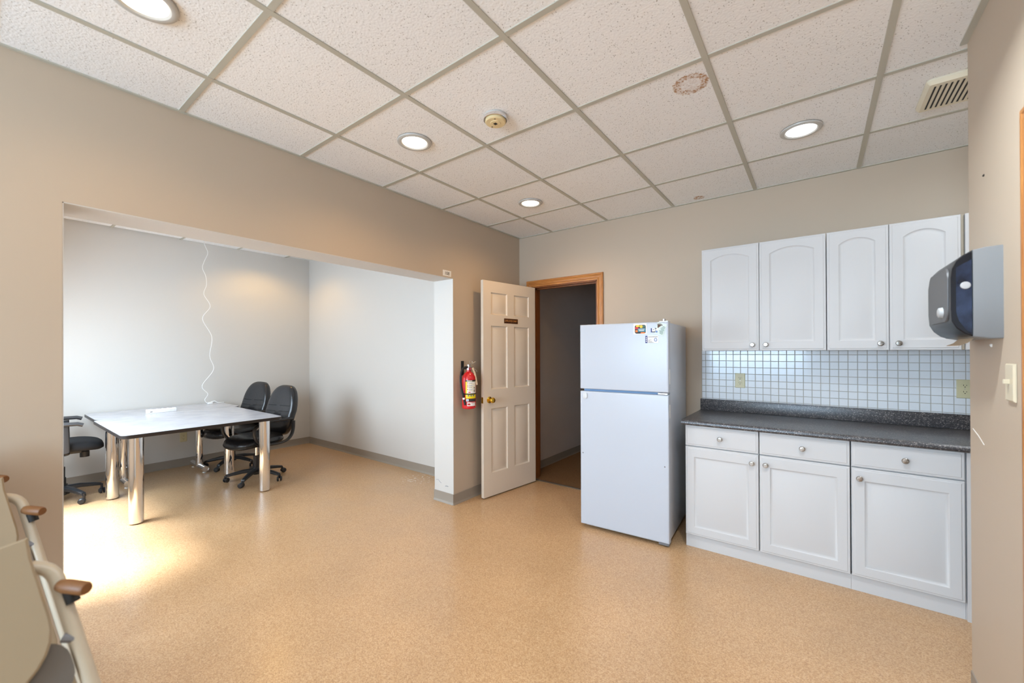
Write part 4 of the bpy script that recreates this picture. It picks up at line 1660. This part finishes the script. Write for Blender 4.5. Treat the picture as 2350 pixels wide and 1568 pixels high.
def task_chair(label, loc, rz, a0):
    t = empty('task_chair', label, 'chair', loc, rz)
    star_base(t, 0.275, a0, M['plastic'], M['plastic'], 0.12)
    B().lathe([(0.030, 0.14), (0.030, 0.22), (0.024, 0.222), (0.024, 0.32), (0.016, 0.322), (0.016, 0.45)], n=20).build('column_cover', M['plastic'], t)
    b = B()
    b.box(-0.09, 0.09, -0.13, 0.13, 0.445, 0.484, 0.01, 2)
    b.lathe([(0.034, 0), (0.034, 0.05), (0.03, 0.055)], (0.0, 0.15, 0.392), (0, 0, 1), 18)
    b.tube([(-0.06, 0.05, 0.445), (-0.20, 0.10, 0.425)], 0.007, 8)
    b.build('mechanism', M['plastic'], t)
    b = B()

    def seat(d):
        return [(x, y, -0.028 * max(0.0, (y - 0.08) / 0.2) ** 2) for x, y in superell(0.245 - d, 0.250 - d, 2.9, 44, 0.03, 0.05)]
    cushion(b, seat, [(0.06, 0.482), (0.02, 0.488), (0.0, 0.506), (0.0, 0.528), (0.008, 0.548), (0.026, 0.560), (0.06, 0.566), (0.14, 0.566)])
    b.build('seat', M['fabric'], t, angle=60)
    b = B()
    rows = []
    for d, y in ((0.05, -0.285), (0.01, -0.280), (0.0, -0.262), (0.004, -0.235), (0.03, -0.222), (0.09, -0.218)):
        rows.append([b.bm.verts.new((x * 0.9, y - 0.10 * (z - 0.3) + 0.02 * (x / 0.22) ** 2, 0.60 + z * 1.0)) for x, z in superell(0.225 - d, 0.235 - d, 2.7, 36)])
    for A, C in zip(rows, rows[1:]):
        for k in range(36):
            b.bm.faces.new((A[k], A[(k + 1) % 36], C[(k + 1) % 36], C[k]))
    b.bm.faces.new(rows[0][::-1])
    b.bm.faces.new(rows[-1])
    b.build('backrest', M['fabric'], t, angle=60)
    b = B()
    b.tube([(0, -0.10, 0.41), (0, -0.22, 0.42), (0, -0.29, 0.50), (0, -0.29, 0.68)], 0.02, 8, flat=(0.03, 0.012, (0, 1, 0.6)))
    b.build('back_support', M['plastic'], t)
    for s in (-1, 1):
        x = 0.275 * s
        b = B()
        b.tube([(0.10 * s, 0.02, 0.465), (0.20 * s, 0.02, 0.465), (x, 0.02, 0.495), (x, 0.02, 0.55), (x, 0.015, 0.725)], 0.02, 10, flat=(0.034, 0.013, (1, 0, 0.2)))
        b.build('arm_post', M['armgrey'], t)
        b = B()
        b.tube([(x, -0.13, 0.733), (x, -0.10, 0.742), (x, 0.02, 0.746), (x, 0.10, 0.744), (x, 0.135, 0.730)], 0.02, 12, flat=(0.042, 0.018, (0, 0, 1)))
        b.build('arm_pad', M['armgrey'], t, angle=60)
    return t


task_chair('black fabric task chair half hidden by the left edge of the opening', (-3.02, -3.14, 0), face(0.10, 0.995), 0.54)

# ------------------------------------------------------------------ folded chairs leaning at the left edge


def folded_chair(label, corner, down, along):
    """corner: outer top corner of the frame; down: unit vector down the leg; along: unit vector across the chair (away from the photo's right)"""
    t = empty('folding_chair', label, 'chair', (corner.x, corner.y, 0), 0, 'folded beige chairs leaning at the left wall')
    nrm = down.cross(along).normalized()
    if nrm.x < 0:
        nrm = -nrm
    org = corner - Vector((corner.x, corner.y, 0))

    def p(a, d, o=0.0):
        return org + along * a + down * d + nrm * o
    Lg = org.z / -down.z
    wdt = 0.455
    # tube frame
    b = B()
    pts = [p(0.012, Lg - 0.012)]
    for k in range(7):
        an = PI / 2 * k / 6
        pts.append(p(0.012 + 0.05 * (1 - math.cos(an)), 0.062 - 0.05 * math.sin(an)))
    for k in range(7):
        an = PI / 2 * k / 6
        pts.append(p(wdt - 0.062 + 0.05 * math.sin(an), 0.062 - 0.05 * math.cos(an)))
    pts.append(p(wdt - 0.012, Lg - 0.012))
    b.tube(pts, 0.0135, 12)
    b.build('frame', M['beige2'], t)
    # panel with softly rounded lower edge, in front of the tubes
    b = B()
    x0, x1 = 0.036, wdt - 0.036
    out = [(x0 - 0.004, -0.045), (x0 + 0.0, 0.0)]
    xm, hw = (x0 + x1) / 2, (x1 - x0) / 2
    for k in range(19):
        an = PI * k / 18
        out.append((xm - hw * math.copysign(abs(math.cos(an)) ** 0.75, math.cos(an)), 0.130 + 0.135 * math.sin(an) ** 0.9 if math.sin(an) > 0 else 0.130))
    out += [(x1, 0.0), (x1 + 0.004, -0.045)]
    b.loops([(out, 0.012), (out, 0.026), (inset(out, 0.004), 0.030)], lambda a, d, o: p(a, d, o), close_first=True)
    b.build('backrest', M['beige'], t)
    # folded seat behind it, lower down
    b = B()
    o2 = rounded(0.030, wdt - 0.030, 0.165, 0.60, 0.09, 6)
    b.loops([(o2, -0.012), (o2, 0.004), (inset(o2, 0.008), 0.008)], lambda a, d, o: p(a, d, o), close_first=True)
    b.build('seat', M['beige'], t)
    b = B()
    o3 = rounded(0.026, wdt - 0.026, 0.175, 0.30, 0.05, 6)
    b.loops([(o3, 0.0085), (o3, 0.0125)], lambda a, d, o: p(a, d, o), close_first=True)
    b.build('shade_band', M['shade'], t)  # dark band painted as the shadow beneath the backrest panel
    # second pair of legs folded behind, with brown rubber tips standing out
    for a, sg in ((0.0, -1), (wdt, 1)):
        q0 = p(a + 0.004 * sg * -1, 0.085, 0.020)
        dirv = (nrm * 0.80 + Vector((0, 0.46 * (1 if sg < 0 else -1), -0.34))).normalized()
        b = B()
        b.tube([q0 - dirv * 0.012, q0 + dirv * 0.004, q0 + dirv * 0.054, q0 + dirv * 0.060], [0.012, 0.0145, 0.0140, 0.011], 16)
        rf = b.build('rubber_tip', M['brownrub'], t)
        b = B()
        b.tube([p(a, 0.098, 0.012), p(a, 0.125, 0.008)], 0.0125, 12)
        b.build('collar', M['slot'], t)
        b = B()
        b.tube([p(a + (0.03 if sg < 0 else -0.03), 0.185, 0.006), p(a + (0.012 if sg < 0 else -0.012), 0.200, 0.004)], 0.009, 10)
        b.build('hinge', M['greyink'], t)
    return t


dn = Vector((0.42, 0.175, -0.89)).normalized()
al = Vector((-0.10, -0.98, -0.02))
al = (al - dn * al.dot(dn)).normalized()


def ray_pt(u, v, depth):
    return CAM + (fw + rt * ((u - 1175) / F_PX) - up * ((v - 784 - 18.99) / F_PX)) * depth


folded_chair('nearest folded beige chair, cut off by the photo edge, brown tip against the floor', ray_pt(128, 1262, 0.93), dn, al)
folded_chair('folded beige chair leaning just behind the nearest one', ray_pt(52, 1118, 1.38), dn, al)
folded_chair('last folded beige chair of the row, only its brown tip in view', ray_pt(-26, 1052, 1.55), dn, al)
